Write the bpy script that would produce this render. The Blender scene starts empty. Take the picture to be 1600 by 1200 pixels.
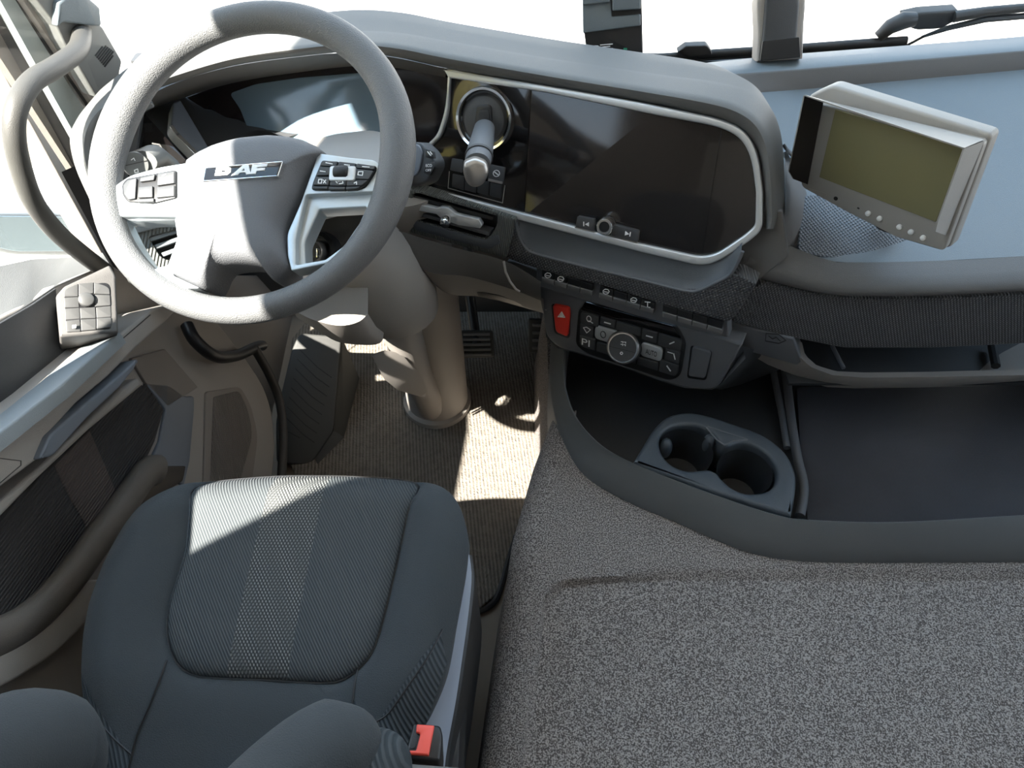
import bpy, bmesh, math, random
from mathutils import Vector, Matrix
random.seed(4)
V = Vector; C = bpy.context.scene; PI = math.pi

# ------------------------------------------------------------------ camera
FPX = 1150.0
PIT = math.radians(50)
CAM = V((0, 0, 1.6))
cF = V((0, math.cos(PIT), -math.sin(PIT))); cU = V((0, math.sin(PIT), math.cos(PIT))); cR = V((1, 0, 0))
cd = bpy.data.cameras.new('camera'); cam = bpy.data.objects.new('camera', cd); C.collection.objects.link(cam)
cam.location = CAM; cam.rotation_euler = (math.radians(40), 0, 0)
cd.sensor_fit = 'HORIZONTAL'; cd.sensor_width = 36; cd.lens = 36 * FPX / 1600; cd.clip_start = .02; cd.clip_end = 200
C.camera = cam

# ------------------------------------------------------------------ light
w = bpy.data.worlds.new('sky'); C.world = w; w.use_nodes = True
nt = w.node_tree; nt.nodes.clear()
wo = nt.nodes.new('ShaderNodeOutputWorld'); bg = nt.nodes.new('ShaderNodeBackground')
tc = nt.nodes.new('ShaderNodeTexCoord'); sx = nt.nodes.new('ShaderNodeSeparateXYZ'); rp = nt.nodes.new('ShaderNodeValToRGB')
nt.links.new(tc.outputs['Generated'], sx.inputs[0]); nt.links.new(sx.outputs['Z'], rp.inputs[0])
rp.color_ramp.elements[0].position = 0; rp.color_ramp.elements[0].color = (1.0, .98, .94, 1)
rp.color_ramp.elements[1].position = .7; rp.color_ramp.elements[1].color = (.50, .74, 1.0, 1)
nt.links.new(rp.outputs[0], bg.inputs[0]); bg.inputs[1].default_value = 3.5
nt.links.new(bg.outputs[0], wo.inputs[0])
SUN = V((-1, -1.2, 2.2)).normalized()          # towards the sun
sl = bpy.data.lights.new('sun', 'SUN'); sl.energy = 36; sl.angle = math.radians(.53); sl.color = (1.0, .95, .86)
so = bpy.data.objects.new('sun', sl); C.collection.objects.link(so); so.rotation_euler = SUN.to_track_quat('Z', 'Y').to_euler()
so.location = (-6, 1, 12)
C.view_settings.view_transform = 'Standard'; C.view_settings.look = 'None'; C.view_settings.gamma = 1
C.view_settings.exposure = 0.0; C.view_settings.use_curve_mapping = False

# ------------------------------------------------------------------ points from the photograph's frame on real planes
def ray(u, v): return cF + cR * ((u - 800) / FPX) + cU * ((600 - v) / FPX)
class PL:
    def __init__(s, o, n):
        s.o = V(o); s.n = V(n).normalized()
        if s.n.dot(cF) > 0: s.n = -s.n
        a = V((0, 0, 1)) if abs(s.n.z) < .9 else V((0, 1, 0))
        s.ex = a.cross(s.n).normalized(); s.ey = s.n.cross(s.ex)
    def hit(s, u, v, h=0):
        r = ray(u, v); return CAM + r * ((s.o + s.n * h - CAM).dot(s.n) / r.dot(s.n))
    def to2(s, p): d = p - s.o; return V((d.dot(s.ex), d.dot(s.ey)))
    def to3(s, q, h=0): return s.o + s.ex * q[0] + s.ey * q[1] + s.n * h
def PLX(x): return PL((x, 0, 0), (1, 0, 0))
def PLY(y): return PL((0, y, 0), (0, 1, 0))
def PLZ(z): return PL((0, 0, z), (0, 0, 1))
def PL3(a, b, c): a, b, c = V(a), V(b), V(c); return PL(a, (b - a).cross(c - a))
def YT(yaw, tilt, o):                       # faces the driver: yaw to the left, tilt up
    y, t = math.radians(yaw), math.radians(tilt)
    return PL(o, (-math.sin(y) * math.cos(t), -math.cos(y) * math.cos(t), math.sin(t)))
def at(u, v, t): return CAM + ray(u, v) * t
def oz(u, v, z): r = ray(u, v); return CAM + r * ((z - CAM.z) / r.z)
def oy(u, v, y): r = ray(u, v); return CAM + r * (y / r.y)
def ox(u, v, x): r = ray(u, v); return CAM + r * (x / r.x)

# ------------------------------------------------------------------ outline helpers
def sm(pts, n=6, closed=False):             # Catmull-Rom through 2D or 3D points
    P = [V(p) for p in pts]; N = len(P); out = []
    for i in range(N if closed else N - 1):
        if closed: a, b, c, d = P[i - 1], P[i], P[(i + 1) % N], P[(i + 2) % N]
        else: a, b, c, d = P[max(i - 1, 0)], P[i], P[i + 1], P[min(i + 2, N - 1)]
        for k in range(n):
            t = k / n
            out.append(.5 * ((2 * b) + (c - a) * t + (2 * a - 5 * b + 4 * c - d) * t * t + (3 * b - a - 3 * c + d) * t ** 3))
    if not closed: out.append(P[-1])
    return out
def rnd(pts, r=6, n=5):                     # polygon with rounded corners; (x, y, r) overrides
    out = []; N = len(pts)
    for i, p in enumerate(pts):
        rr = p[2] if len(p) > 2 else r
        a, b, c = V(pts[i - 1][:2]), V(p[:2]), V(pts[(i + 1) % N][:2])
        da, dc = a - b, c - b
        ra = min(rr, da.length * .48); rc = min(rr, dc.length * .48)
        if rr < .3: out.append(b); continue
        A = b + da.normalized() * ra; D = b + dc.normalized() * rc
        for k in range(n + 1):
            t = k / n; out.append(A * (1 - t) ** 2 + b * 2 * t * (1 - t) + D * t * t)
    return out
def res(pts, n, closed=False):              # resample to n points by arc length
    P = [V(p) for p in pts]
    if closed: P = P + [P[0]]
    L = [0]
    for i in range(1, len(P)): L.append(L[-1] + (P[i] - P[i - 1]).length)
    out = []; m = n if closed else n - 1; j = 0
    for k in range(n):
        s = L[-1] * k / m
        while j < len(L) - 2 and L[j + 1] < s: j += 1
        d = L[j + 1] - L[j]; t = 0 if d == 0 else (s - L[j]) / d
        out.append(P[j].lerp(P[j + 1], min(t, 1)))
    return out
def inset(q, d):                            # q: CCW 2D loop; positive d shrinks
    N = len(q); out = []
    for i in range(N):
        a, b, c = q[i - 1], q[i], q[(i + 1) % N]
        e1 = (b - a); e2 = (c - b)
        if e1.length < 1e-9: e1 = e2
        if e2.length < 1e-9: e2 = e1
        if e1.length < 1e-9: out.append(b.copy()); continue
        e1 = e1.normalized(); e2 = e2.normalized()
        n = V((-e1.y, e1.x)) + V((-e2.y, e2.x))
        if n.length < 1e-6: out.append(b.copy()); continue
        n.normalize(); k = max(n.dot(V((-e1.y, e1.x))), .5)
        out.append(b + n * (d / k))
    return out
def area(q): return .5 * sum(q[i - 1].x * q[i].y - q[i].x * q[i - 1].y for i in range(len(q)))
def dedupe(q, e=1e-5):
    o = []
    for p in q:
        if not o or (p - o[-1]).length > e: o.append(p)
    while len(o) > 2 and (o[0] - o[-1]).length < e: o.pop()
    return o

# ------------------------------------------------------------------ materials
def mat(name, col, rough=.5, metal=0, spec=.5, bump=None, col2=None, pat=None, coat=0, alpha=None, sheen=0):
    """pat: (kind, size, ...) chooses how col2 is mixed in; bump: list of (kind, size, strength[, dir])"""
    m = bpy.data.materials.new(name); m.use_nodes = True; nt = m.node_tree; N = nt.nodes; Lk = nt.links
    b = N['Principled BSDF']; b.inputs['Base Color'].default_value = (*col, 1); b.inputs['Roughness'].default_value = rough
    b.inputs['Metallic'].default_value = metal; b.inputs['Specular IOR Level'].default_value = spec
    b.inputs['Coat Weight'].default_value = coat; b.inputs['Coat Roughness'].default_value = .05
    if sheen: b.inputs['Sheen Weight'].default_value = sheen
    tc = N.new('ShaderNodeTexCoord')
    def M(op, a, b_=None):
        n = N.new('ShaderNodeMath'); n.operation = op
        for i, x in enumerate((a, b_)):
            if x is None: continue
            if isinstance(x, (int, float)): n.inputs[i].default_value = x
            else: Lk.new(x, n.inputs[i])
        return n.outputs[0]
    def stripe(d, period, ph=0):
        n = N.new('ShaderNodeVectorMath'); n.operation = 'DOT_PRODUCT'; Lk.new(tc.outputs['Object'], n.inputs[0]); n.inputs[1].default_value = d
        s = M('SINE', M('ADD', M('MULTIPLY', n.outputs['Value'], 2 * PI / period), ph))
        return M('ADD', M('MULTIPLY', s, .5), .5)
    def tex(k, size, d=None):
        if k == 'noise':
            n = N.new('ShaderNodeTexNoise'); n.inputs['Scale'].default_value = 1 / size; n.inputs['Detail'].default_value = 3
            Lk.new(tc.outputs['Object'], n.inputs['Vector']); return n.outputs['Fac']
        if k == 'voro':
            n = N.new('ShaderNodeTexVoronoi'); n.inputs['Scale'].default_value = 1 / size
            Lk.new(tc.outputs['Object'], n.inputs['Vector']); return n.outputs['Distance']
        if k == 'stripe': return stripe(d, size)
        if k == 'grid':                      # two stripe families multiplied (weave, hex dots)
            return M('MULTIPLY', stripe(d[0], size), stripe(d[1], size))
        if k == 'wobble':                    # ribs broken by noise
            n = N.new('ShaderNodeTexNoise'); n.inputs['Scale'].default_value = .5 / size; n.inputs['Detail'].default_value = 2
            Lk.new(tc.outputs['Object'], n.inputs['Vector'])
            return M('ADD', M('MULTIPLY', stripe(d, size), .6), M('MULTIPLY', n.outputs['Fac'], .9))
    if col2 is not None:
        f = tex(*pat[:3]) if len(pat) < 4 else tex(*pat[:3])
        r = N.new('ShaderNodeValToRGB'); lo, hi = (pat[3], pat[4]) if len(pat) > 4 else (.4, .6)
        r.color_ramp.elements[0].position = lo; r.color_ramp.elements[1].position = hi
        r.color_ramp.elements[0].color = (*col, 1); r.color_ramp.elements[1].color = (*col2, 1)
        Lk.new(f, r.inputs[0]); Lk.new(r.outputs[0], b.inputs['Base Color'])
    if bump:
        prev = None
        for bb in bump:
            n = N.new('ShaderNodeBump'); n.inputs['Strength'].default_value = 1; n.inputs['Distance'].default_value = bb[2]
            Lk.new(tex(bb[0], bb[1], bb[3] if len(bb) > 3 else None), n.inputs['Height'])
            if prev: Lk.new(prev, n.inputs['Normal'])
            prev = n.outputs[0]
        Lk.new(prev, b.inputs['Normal'])
    m['b'] = 1
    return m
def glass(name, tint=(1, 1, 1), refl=.06):
    m = bpy.data.materials.new(name); m.use_nodes = True; nt = m.node_tree; nt.nodes.clear()
    o = nt.nodes.new('ShaderNodeOutputMaterial'); t = nt.nodes.new('ShaderNodeBsdfTransparent'); t.inputs[0].default_value = (*tint, 1)
    g = nt.nodes.new('ShaderNodeBsdfGlossy'); g.inputs['Roughness'].default_value = .02; x = nt.nodes.new('ShaderNodeMixShader'); x.inputs[0].default_value = refl
    nt.links.new(t.outputs[0], x.inputs[1]); nt.links.new(g.outputs[0], x.inputs[2]); nt.links.new(x.outputs[0], o.inputs[0]); return m
GR = [('noise', .0011, .0004)]              # fine moulded grain
NX, NY, NZ = (1, 0, 0), (0, 1, 0), (0, 0, 1)
m_dash = mat('dash_plastic', (.10, .098, .096), .55, bump=GR)
m_cowl = mat('cowl_softtouch', (.125, .125, .12), .6, bump=GR)
m_dark = mat('dark_plastic', (.045, .047, .05), .5, bump=GR)
m_lower = mat('lower_dash_plastic', (.115, .12, .13), .5, bump=GR)
m_rail = mat('pocket_rail_plastic', (.20, .185, .175), .5, bump=GR)
m_kneed = mat('knee_plastic_shaded', (.06, .056, .052), .55, bump=GR)  # upper knee panel in shadow, the shade put into the colour
m_knee = mat('knee_plastic_lit', (.17, .155, .14), .55, bump=GR)  # lower knee panel catching light, its tan glow put into the colour
m_black = mat('black_plastic', (.012, .012, .013), .4)
m_key = mat('key_plastic', (.05, .052, .055), .45)
m_keylip = mat('key_lip_plastic', (.12, .12, .12), .4)
m_piano = mat('piano_black', (.006, .005, .005), .06, spec=.6)
m_glass_scr = mat('screen_glass', (.018, .015, .014), .09, spec=.6)
m_clus = mat('cluster_glass', (.010, .007, .008), .10, spec=.6)
m_disp = mat('cluster_display_reflection', (.13, .19, .24), .12, spec=.7)  # blue reflection on the unlit display, put into the base colour
m_silver = mat('satin_silver', (.62, .64, .65), .38, metal=.55)
m_spoke = mat('spoke_silver', (.55, .60, .63), .33, metal=.5)
m_chrome = mat('chrome', (.85, .85, .85), .1, metal=1)
m_dull = mat('dull_metal', (.40, .38, .36), .35, metal=.9)
m_leather = mat('wheel_leather', (.125, .128, .13), .5, bump=[('voro', .0016, .0006)])
m_hub = mat('hub_softtouch', (.14, .145, .155), .6, bump=[('voro', .0016, .0004)])
m_white = mat('white_legend', (.85, .86, .86), .5)
m_red = mat('red_button', (.75, .045, .03), .4)
m_red2 = mat('red_buckle_button', (.85, .09, .06), .4)
m_shelf = mat('shelf_plastic', (.125, .152, .17), .42, bump=GR)
m_hex = mat('shelf_mat_rubber', (.10, .115, .13), .42, bump=[('grid', .006, .0018, ((1, .5, 0), (-.6, 1, 0)))])
m_tex = mat('knurled_panel', (.05, .05, .052), .42, col2=(.15, .15, .155), pat=('grid', .0052, ((1, 0, .45), (-1, 0, .9)), .15, .7),
            bump=[('grid', .0052, .0016, ((1, 0, .45), (-1, 0, .9)))])
m_rib = mat('ribbed_panel', (.11, .115, .105), .5, bump=[('stripe', .004, .0015, (1, -.3, .2))])
m_pad = mat('pad_leatherette', (.085, .096, .108), .45, bump=GR)
m_tray = mat('tray_black', (.016, .017, .019), .55, bump=GR)
m_trayl = mat('tray_liner', (.040, .041, .050), .5, bump=[('stripe', .0035, .0008, (.7, 1, 0))], col2=(.055, .057, .07), pat=('noise', .25, None, .4, .65))
m_rim = mat('console_rim_plastic', (.12, .127, .13), .5, bump=GR)
m_cup = mat('cup_holder_plastic', (.055, .066, .078), .42, bump=GR)
m_carpet = mat('speckled_carpet', (.078, .066, .060), .95, col2=(.38, .34, .315), pat=('noise', .0022, None, .43, .60), bump=[('noise', .0022, .0014)])
m_matf = mat('woven_floor_mat', (.12, .105, .085), .95, col2=(.21, .185, .155), pat=('wobble', .0088, (1, .12, 0), .45, 1.0), bump=[('wobble', .0088, .0022, (1, .12, 0)), ('noise', .005, .005)])
m_floor = mat('floor_vinyl', (.23, .19, .15), .7, bump=GR)
m_rubber = mat('rubber', (.048, .048, .045), .6, bump=GR)
m_fab = mat('seat_fabric', (.043, .051, .057), .9, bump=[('noise', .0015, .0008)], sheen=.08)
m_rf = mat('seat_ribbed_fabric', (.035, .045, .052), .9, col2=(.065, .076, .084), pat=('stripe', .0055, (1, .35, .3), .4, .7), bump=[('stripe', .0055, .0012, (1, .35, .3))])
m_sidep = mat('blue_grey_plastic', (.13, .15, .18), .45)
m_trim = mat('seat_side_plastic', (.24, .27, .33), .4)
m_pack = mat('switch_pack_plastic', (.11, .105, .10), .5, bump=GR)
m_packk = mat('switch_key_plastic', (.075, .075, .074), .45)
m_ledge = mat('window_ledge_plastic', (.16, .165, .165), .5, bump=GR)
m_lip = mat('pocket_lip_plastic', (.13, .115, .10), .55, bump=GR)
m_door = mat('door_plastic', (.30, .275, .25), .6, bump=GR)
m_doorw = mat('door_trim_warm', (.21, .185, .165), .6, bump=GR)
m_doorl = mat('door_ledge_plastic', (.20, .22, .23), .5, bump=GR)
m_doorrib = mat('door_ribbed_fabric', (.036, .033, .032), .8, bump=[('stripe', .005, .0015, (0, .25, 1))])
m_doorband = mat('door_fabric_band', (.085, .066, .058), .8, bump=[('stripe', .005, .0015, (0, .25, 1))])
m_grille = mat('speaker_grille', (.15, .13, .115), .6, bump=[('stripe', .0085, .003, (0, 1, -.75))])
m_pillar = mat('pillar_plastic', (.14, .145, .14), .5)
m_handle = mat('handle_plastic', (.065, .064, .06), .5, bump=GR)
m_pillarl = mat('pillar_light_plastic', (.30, .34, .33), .45)
m_seal = mat('rubber_seal', (.03, .028, .026), .5)
m_mon = mat('monitor_plastic', (.34, .33, .31), .42, bump=GR)
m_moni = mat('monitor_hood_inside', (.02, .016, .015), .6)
m_monscr = mat('monitor_screen', (.23, .215, .115), .22, spec=.6)
m_headl = mat('headliner', (.38, .37, .35), .9)
m_gl = glass('clear_glass'); 
m_ground = mat('pale_ground', (.55, .53, .50), .9, col2=(.5, .47, .42), pat=('noise', 1.5, None))
m_grass = mat('dry_grass', (.30, .23, .05), .9, col2=(.5, .40, .10), pat=('noise', .25, None))
m_mirror = mat('mirror_glass', (.25, .33, .38), .12, metal=.8)
m_grn = mat('green_mark', (.02, .22, .12), .5)

# ------------------------------------------------------------------ mesh builder
class MB:
    def __init__(s): s.bm = bmesh.new(); s.mats = []
    def mi(s, m):
        if m not in s.mats: s.mats.append(m)
        return s.mats.index(m)
    def tag(s, faces, m, smooth=True):
        i = s.mi(m)
        for f in faces: f.material_index = i; f.smooth = smooth
    def grid(s, rows, m, cu=False, cv=False, cap0=False, cap1=False):
        vs = [[s.bm.verts.new(p) for p in r] for r in rows]; fs = []
        R_, K = len(vs), len(vs[0])
        for i in range(R_ if cu else R_ - 1):
            for j in range(K if cv else K - 1):
                a, b, c, d = vs[i][j], vs[i][(j + 1) % K], vs[(i + 1) % R_][(j + 1) % K], vs[(i + 1) % R_][j]
                try: fs.append(s.bm.faces.new((a, b, c, d)))
                except ValueError: pass
        if cap0: fs.append(s.bm.faces.new(vs[0]))
        if cap1: fs.append(s.bm.faces.new(vs[-1]))
        s.tag(fs, m); return s
    def plate(s, px, pl, m, top=0, bot=-.006, bev=.0012, holes=(), world2=False, back=True, seg=3, mtop=None):
        """px outline on plane pl -> solid plate with rounded front edge and optional holes"""
        def prep(o, ccw):
            q = [V(p) for p in o] if world2 else [pl.to2(pl.hit(p[0], p[1], top)) for p in o]
            q = dedupe(q)
            if (area(q) > 0) != ccw: q.reverse()
            return q
        loops = [prep(px, True)] + [prep(h, False) for h in holes]
        topE = []; fs = []; bl = []
        for q in loops:
            rings = []
            for k in range(seg + 1):
                a = (PI / 2) * k / seg
                rings.append([pl.to3(p, top - bev * (1 - math.cos(a))) for p in inset(q, bev * (1 - math.sin(a)))])
            rings.append([pl.to3(p, bot) for p in q])
            vs = [[s.bm.verts.new(p) for p in r] for r in rings]; n = len(q)
            for i in range(len(vs) - 1):
                for j in range(n):
                    fs.append(s.bm.faces.new((vs[i][j], vs[i + 1][j], vs[i + 1][(j + 1) % n], vs[i][(j + 1) % n])))
            topE.append([vs[0][j] for j in range(n)]); bl.append(vs[-1])
        s.tag(fs, m)
        for ring, on in ((topE, True), (bl, back)):
            if not on: continue
            es = []
            for r in ring:
                for j in range(len(r)):
                    e = s.bm.edges.get((r[j], r[(j + 1) % len(r)])) or s.bm.edges.new((r[j], r[(j + 1) % len(r)])); es.append(e)
            g = bmesh.ops.triangle_fill(s.bm, use_beauty=True, use_dissolve=False, edges=es)
            s.tag([f for f in g['geom'] if isinstance(f, bmesh.types.BMFace)], (mtop or m) if ring is topE else m, False)
        return s
    def dome(s, px, pl, m, prof, cen=None, n=64, warp=None, ref=0):
        """concentric loops from the outline inwards: prof = [(scale, height)]"""
        q = res(dedupe([pl.to2(pl.hit(p[0], p[1], ref)) for p in px]), n, True)
        if area(q) < 0: q.reverse()
        c = pl.to2(pl.hit(*cen, 0)) if cen else sum(q, V((0, 0))) / len(q)
        rows = []
        for sc, h in prof:
            rows.append([pl.to3(c + (p - c) * sc, h + (warp(p, sc) if warp else 0)) for p in q])
        vs = [[s.bm.verts.new(p) for p in r] for r in rows]; fs = []
        for i in range(len(vs) - 1):
            for j in range(n): fs.append(s.bm.faces.new((vs[i][j], vs[i + 1][j], vs[i + 1][(j + 1) % n], vs[i][(j + 1) % n])))
        cv = s.bm.verts.new(sum((v.co for v in vs[-1]), V((0, 0, 0))) / n)
        for j in range(n): fs.append(s.bm.faces.new((vs[-1][j], cv, vs[-1][(j + 1) % n])))
        s.tag(fs, m); return s
    def tube(s, path, rad, m, seg=16, closed=False, squash=1, up=None, caps=True):
        P = [V(p) for p in path]; N = len(P); rows = []
        if not isinstance(rad, (list, tuple)): rad = [rad] * N
        t0 = (P[1] - P[0]).normalized(); nrm = up or (V((0, 0, 1)) if abs(t0.z) < .9 else V((1, 0, 0)))
        nrm = V(nrm)
        for i in range(N):
            a = P[i - 1] if (i or closed) else P[0]; b = P[(i + 1) % N] if (i < N - 1 or closed) else P[-1]
            t = (b - a).normalized(); nrm = (nrm - t * nrm.dot(t)).normalized(); bi = t.cross(nrm)
            rows.append([P[i] + (nrm * math.cos(2 * PI * k / seg) * squash + bi * math.sin(2 * PI * k / seg)) * rad[i] for k in range(seg)])
        return s.grid(rows, m, cu=closed, cv=True, cap0=caps and not closed, cap1=caps and not closed)
    def lathe(s, o, ax, prof, m, seg=32, mats=None):
        o, ax = V(o), V(ax).normalized(); a = V((0, 0, 1)) if abs(ax.z) < .9 else V((1, 0, 0))
        e1 = ax.cross(a).normalized(); e2 = ax.cross(e1)
        rows = [[o + ax * h + (e1 * math.cos(2 * PI * k / seg) + e2 * math.sin(2 * PI * k / seg)) * max(r, 1e-5) for k in range(seg)] for r, h in prof]
        if mats:
            for i in range(len(rows) - 1): s.grid(rows[i:i + 2], mats[i], cv=True)
            return s
        return s.grid(rows, m, cv=True)
    def box(s, c, ax, ay, az, m, bev=.002, seg=2):
        c = V(c); g = bmesh.ops.create_cube(s.bm, size=2); M_ = Matrix((ax, ay, az)).transposed()
        vs = g['verts']
        for v in vs: v.co = c + M_ @ v.co
        fs = list({f for v in vs for f in v.link_faces}); s.tag(fs, m)
        if bev:
            es = list({e for v in vs for e in v.link_edges})
            r = bmesh.ops.bevel(s.bm, geom=es, offset=bev, segments=seg, affect='EDGES', profile=.5); s.tag(r['faces'], m)
        return s
    def stroke(s, pts, pl, m, wpx=1.6, h=.0006, closed=False):
        P = [V(p) for p in pts]
        if closed: P.append(P[0])
        for a, b in zip(P, P[1:]):
            d = (b - a)
            if d.length < .01: continue
            n = V((-d.y, d.x)).normalized() * wpx / 2; e = d.normalized() * wpx * .3
            q = [pl.hit(*(p), h) for p in (a + n - e, b + n + e, b - n + e, a - n - e)]
            f = s.bm.faces.new([s.bm.verts.new(p) for p in q]); f2 = [s.bm.verts.new(p - pl.n * .0008) for p in q]
            vv = list(f.verts); s.tag([f] + [s.bm.faces.new((vv[i], vv[(i + 1) % 4], f2[(i + 1) % 4], f2[i])) for i in range(4)], m, False)
        return s
    def text(s, t, quad, pl, m, h=.0006, bold=.0):
        """lettering stretched into the pixel quad TL,TR,BR,BL on plane pl"""
        cu = bpy.data.curves.new('t', 'FONT'); cu.body = t; cu.offset = bold; cu.resolution_u = 3
        o = bpy.data.objects.new('t', cu); C.collection.objects.link(o)
        me = bpy.data.meshes.new_from_object(o.evaluated_get(bpy.context.evaluated_depsgraph_get()))
        bpy.data.objects.remove(o)
        xs = [v.co.x for v in me.vertices]; ys = [v.co.y for v in me.vertices]
        x0, x1, y0, y1 = min(xs), max(xs), min(ys), max(ys); Q = [V(q) for q in quad]
        vs = []
        for v in me.vertices:
            a = (v.co.x - x0) / (x1 - x0); b = (v.co.y - y0) / max(y1 - y0, 1e-6)
            p = Q[3].lerp(Q[2], a).lerp(Q[0].lerp(Q[1], a), b); vs.append(s.bm.verts.new(pl.hit(p.x, p.y, h)))
        fs = []
        for f in me.polygons:
            try: fs.append(s.bm.faces.new([vs[i] for i in f.vertices]))
            except ValueError: pass
        s.tag(fs, m, False)
        g = bmesh.ops.extrude_face_region(s.bm, geom=fs)
        for v in g['geom']:
            if isinstance(v, bmesh.types.BMVert): v.co += pl.n * .0004
        s.tag([f for f in g['geom'] if isinstance(f, bmesh.types.BMFace)], m, False)
        for v in s.bm.verts:
            for f in v.link_faces: pass
        bpy.data.meshes.remove(me); return s
    def obj(s, name, parent=None, mod=None, angle=40):
        bmesh.ops.remove_doubles(s.bm, verts=s.bm.verts, dist=1e-6)
        bmesh.ops.recalc_face_normals(s.bm, faces=s.bm.faces)
        me = bpy.data.meshes.new(name)
        s.bm.to_mesh(me); s.bm.free()
        for m in s.mats: me.materials.append(m)
        me.set_sharp_from_angle(angle=math.radians(angle))
        o = bpy.data.objects.new(name, me); C.collection.objects.link(o)
        if parent:
            o.parent = parent; bl = V((0, 0, 0)); p = parent
            while p: bl += p.location; p = p.parent
            o.location = -bl
        return o
def tag(o, label=None, cat=None, group=None, kind=None):
    if label: o['label'] = label
    if cat: o['category'] = cat
    if group: o['group'] = group
    if kind: o['kind'] = kind
    return o
def thing(name, label, cat, loc=(0, 0, 0), group=None, kind=None):
    o = bpy.data.objects.new(name, None); C.collection.objects.link(o); o.location = loc; o.empty_display_size = .05
    return tag(o, label, cat, group, kind)

# ================================================================== SETTING
def slab(name, lo, hi, m, bev=.004):
    lo, hi = V(lo), V(hi); c = (lo + hi) / 2; h = (hi - lo) / 2
    b = MB(); b.box(c, (h.x, 0, 0), (0, h.y, 0), (0, 0, h.z), m, bev); o = b.obj(name); tag(o, kind='structure'); return o
slab('floor', (-.86, -.95, -.06), (1.45, 1.66, 0), m_floor)
slab('wall_front', (-.86, 1.62, 0), (1.45, 1.66, .80), m_dark)
slab('wall_back', (-.86, -1.01, 0), (1.45, -.95, 2.2), m_headl)
# right wall with its window opening
b = MB(); XR = PLX(1.45)
def yz(pl, pts): return [pl.to2(V((pl.o.x, y, z))) for y, z in pts]
b.plate(yz(XR, [(-.95, 0), (1.5, 0), (1.5, .95), (1.38, 2.2), (-.95, 2.2)]), XR, m_doorw, 0, -.05, .003, world2=True,
        holes=[yz(XR, [(.15, .95), (1.30, .95), (1.12, 1.95), (.15, 1.95)])])
b.obj('wall_right'); tag(bpy.data.objects['wall_right'], kind='structure')
b = MB(); b.plate(yz(XR, [(.13, .93), (1.32, .93), (1.14, 1.97), (.13, 1.97)]), XR, m_gl, -.02, -.025, .0005, world2=True)
tag(b.obj('window_3'), kind='structure')
# roof: its left edge runs along the cab above the door window
slab('ceiling', (-.84, -1.0, 2.20), (1.45, 1.42, 2.26), m_headl)

# windscreen: lower edge curve on the dash top, leaning back to the roof
WB = sm([(-.80, 1.10, .96), (-.66, 1.25, .92), (-.45, 1.37, .90), (-.1, 1.44, .90), (.25, 1.492, .928), (.6, 1.487, .93), (1.0, 1.437, .93), (1.25, 1.36, .93), (1.42, 1.22, .93)], 6)
b = MB(); top = [V((p.x, p.y - .06, 2.22)) for p in WB]
b.grid([[p - V((0, 0, .03)) for p in WB], top], m_gl); tag(b.obj('window_1'), kind='structure')

# A-pillar on the left: stepped bands running up from the dash
def pil(u, v, x): return ox(u, v, x)
PD_ = V((-.10, -.12, 1.2))
def pband(b, a0, a1, c0, c1, xa, xc, m, th=.012):
    """band between edge a (two pixels, plane x=xa) and edge c (plane x=xc), continued upwards"""
    A0, A1, C0, C1 = ox(*a0, xa), ox(*a1, xa), ox(*c0, xc), ox(*c1, xc)
    ua = (A0 - A1).normalized(); uc = (C0 - C1).normalized(); u = ((ua + uc) / 2).normalized()
    T = 1.1; r = [[A1 - u * .12, A0, A0 + u * T], [C1 - u * .12, C0, C0 + u * T]]
    off = V((-th, 0, 0)); b.grid(r, m); b.grid([[p + off for p in q] for q in r], m)
    b.grid([r[0], [p + off for p in r[0]]], m); b.grid([r[1], [p + off for p in r[1]]], m)
b = MB()
pband(b, (0, 90), (135, 295), (0, 52), (125, 270), -.80, -.795, m_doorw)
pband(b, (0, 52), (125, 270), (0, 0), (110, 207), -.795, -.775, m_seal)
pband(b, (0, 0), (110, 207), (24, 0), (131, 162), -.765, -.755, m_pillarl)
pband(b, (24, 0), (131, 162), (36, 0), (140, 155), -.755, -.752, m_seal)
pband(b, (36, 0), (140, 155), (50, 0), (152, 152), -.745, -.74, m_door)
pband(b, (50, 0), (152, 152), (62, 0), (160, 152), -.74, -.735, m_seal)
o = b.obj('trim_1'); tag(o, kind='structure')
PP = PL3(ox(57, 0, -.72), ox(187, 120, -.69), ox(150, 150, -.715))
b = MB()
b.plate(rnd([(30, -60, 1), (95, -60, 1), (117, 0, 2), (138, 25, 4), (161, 42, 5), (192, 96, 6), (187, 118, 6), (198, 130, 2), (150, 152, 1), (100, 66, 1), (89, 42, 1), (57, 0, 1)], 3), PP, m_pillar, .0, -.03, .004)
o2 = b.obj('pillar_cover', o)
b = MB()
b.plate(rnd([(90, 42), (100, 35), (130, 39), (160, 42, 6), (157, 12), (120, -20), (92, 5)], 3), PP, m_shelf, .012, 0, .004); b.obj('pillar_cap', o)
b = MB(); PPv = PP
for i in range(7):
    t = i / 6; a = V((150, 87)).lerp(V((164, 104)), t); c = V((163, 70)).lerp(V((180, 83)), t)
    if i in (0, 6): c = a.lerp(c, .8)
    b.stroke([a, c], PP, m_black, 2.2, .0008)
b.obj('pillar_vent', o2)

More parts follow.
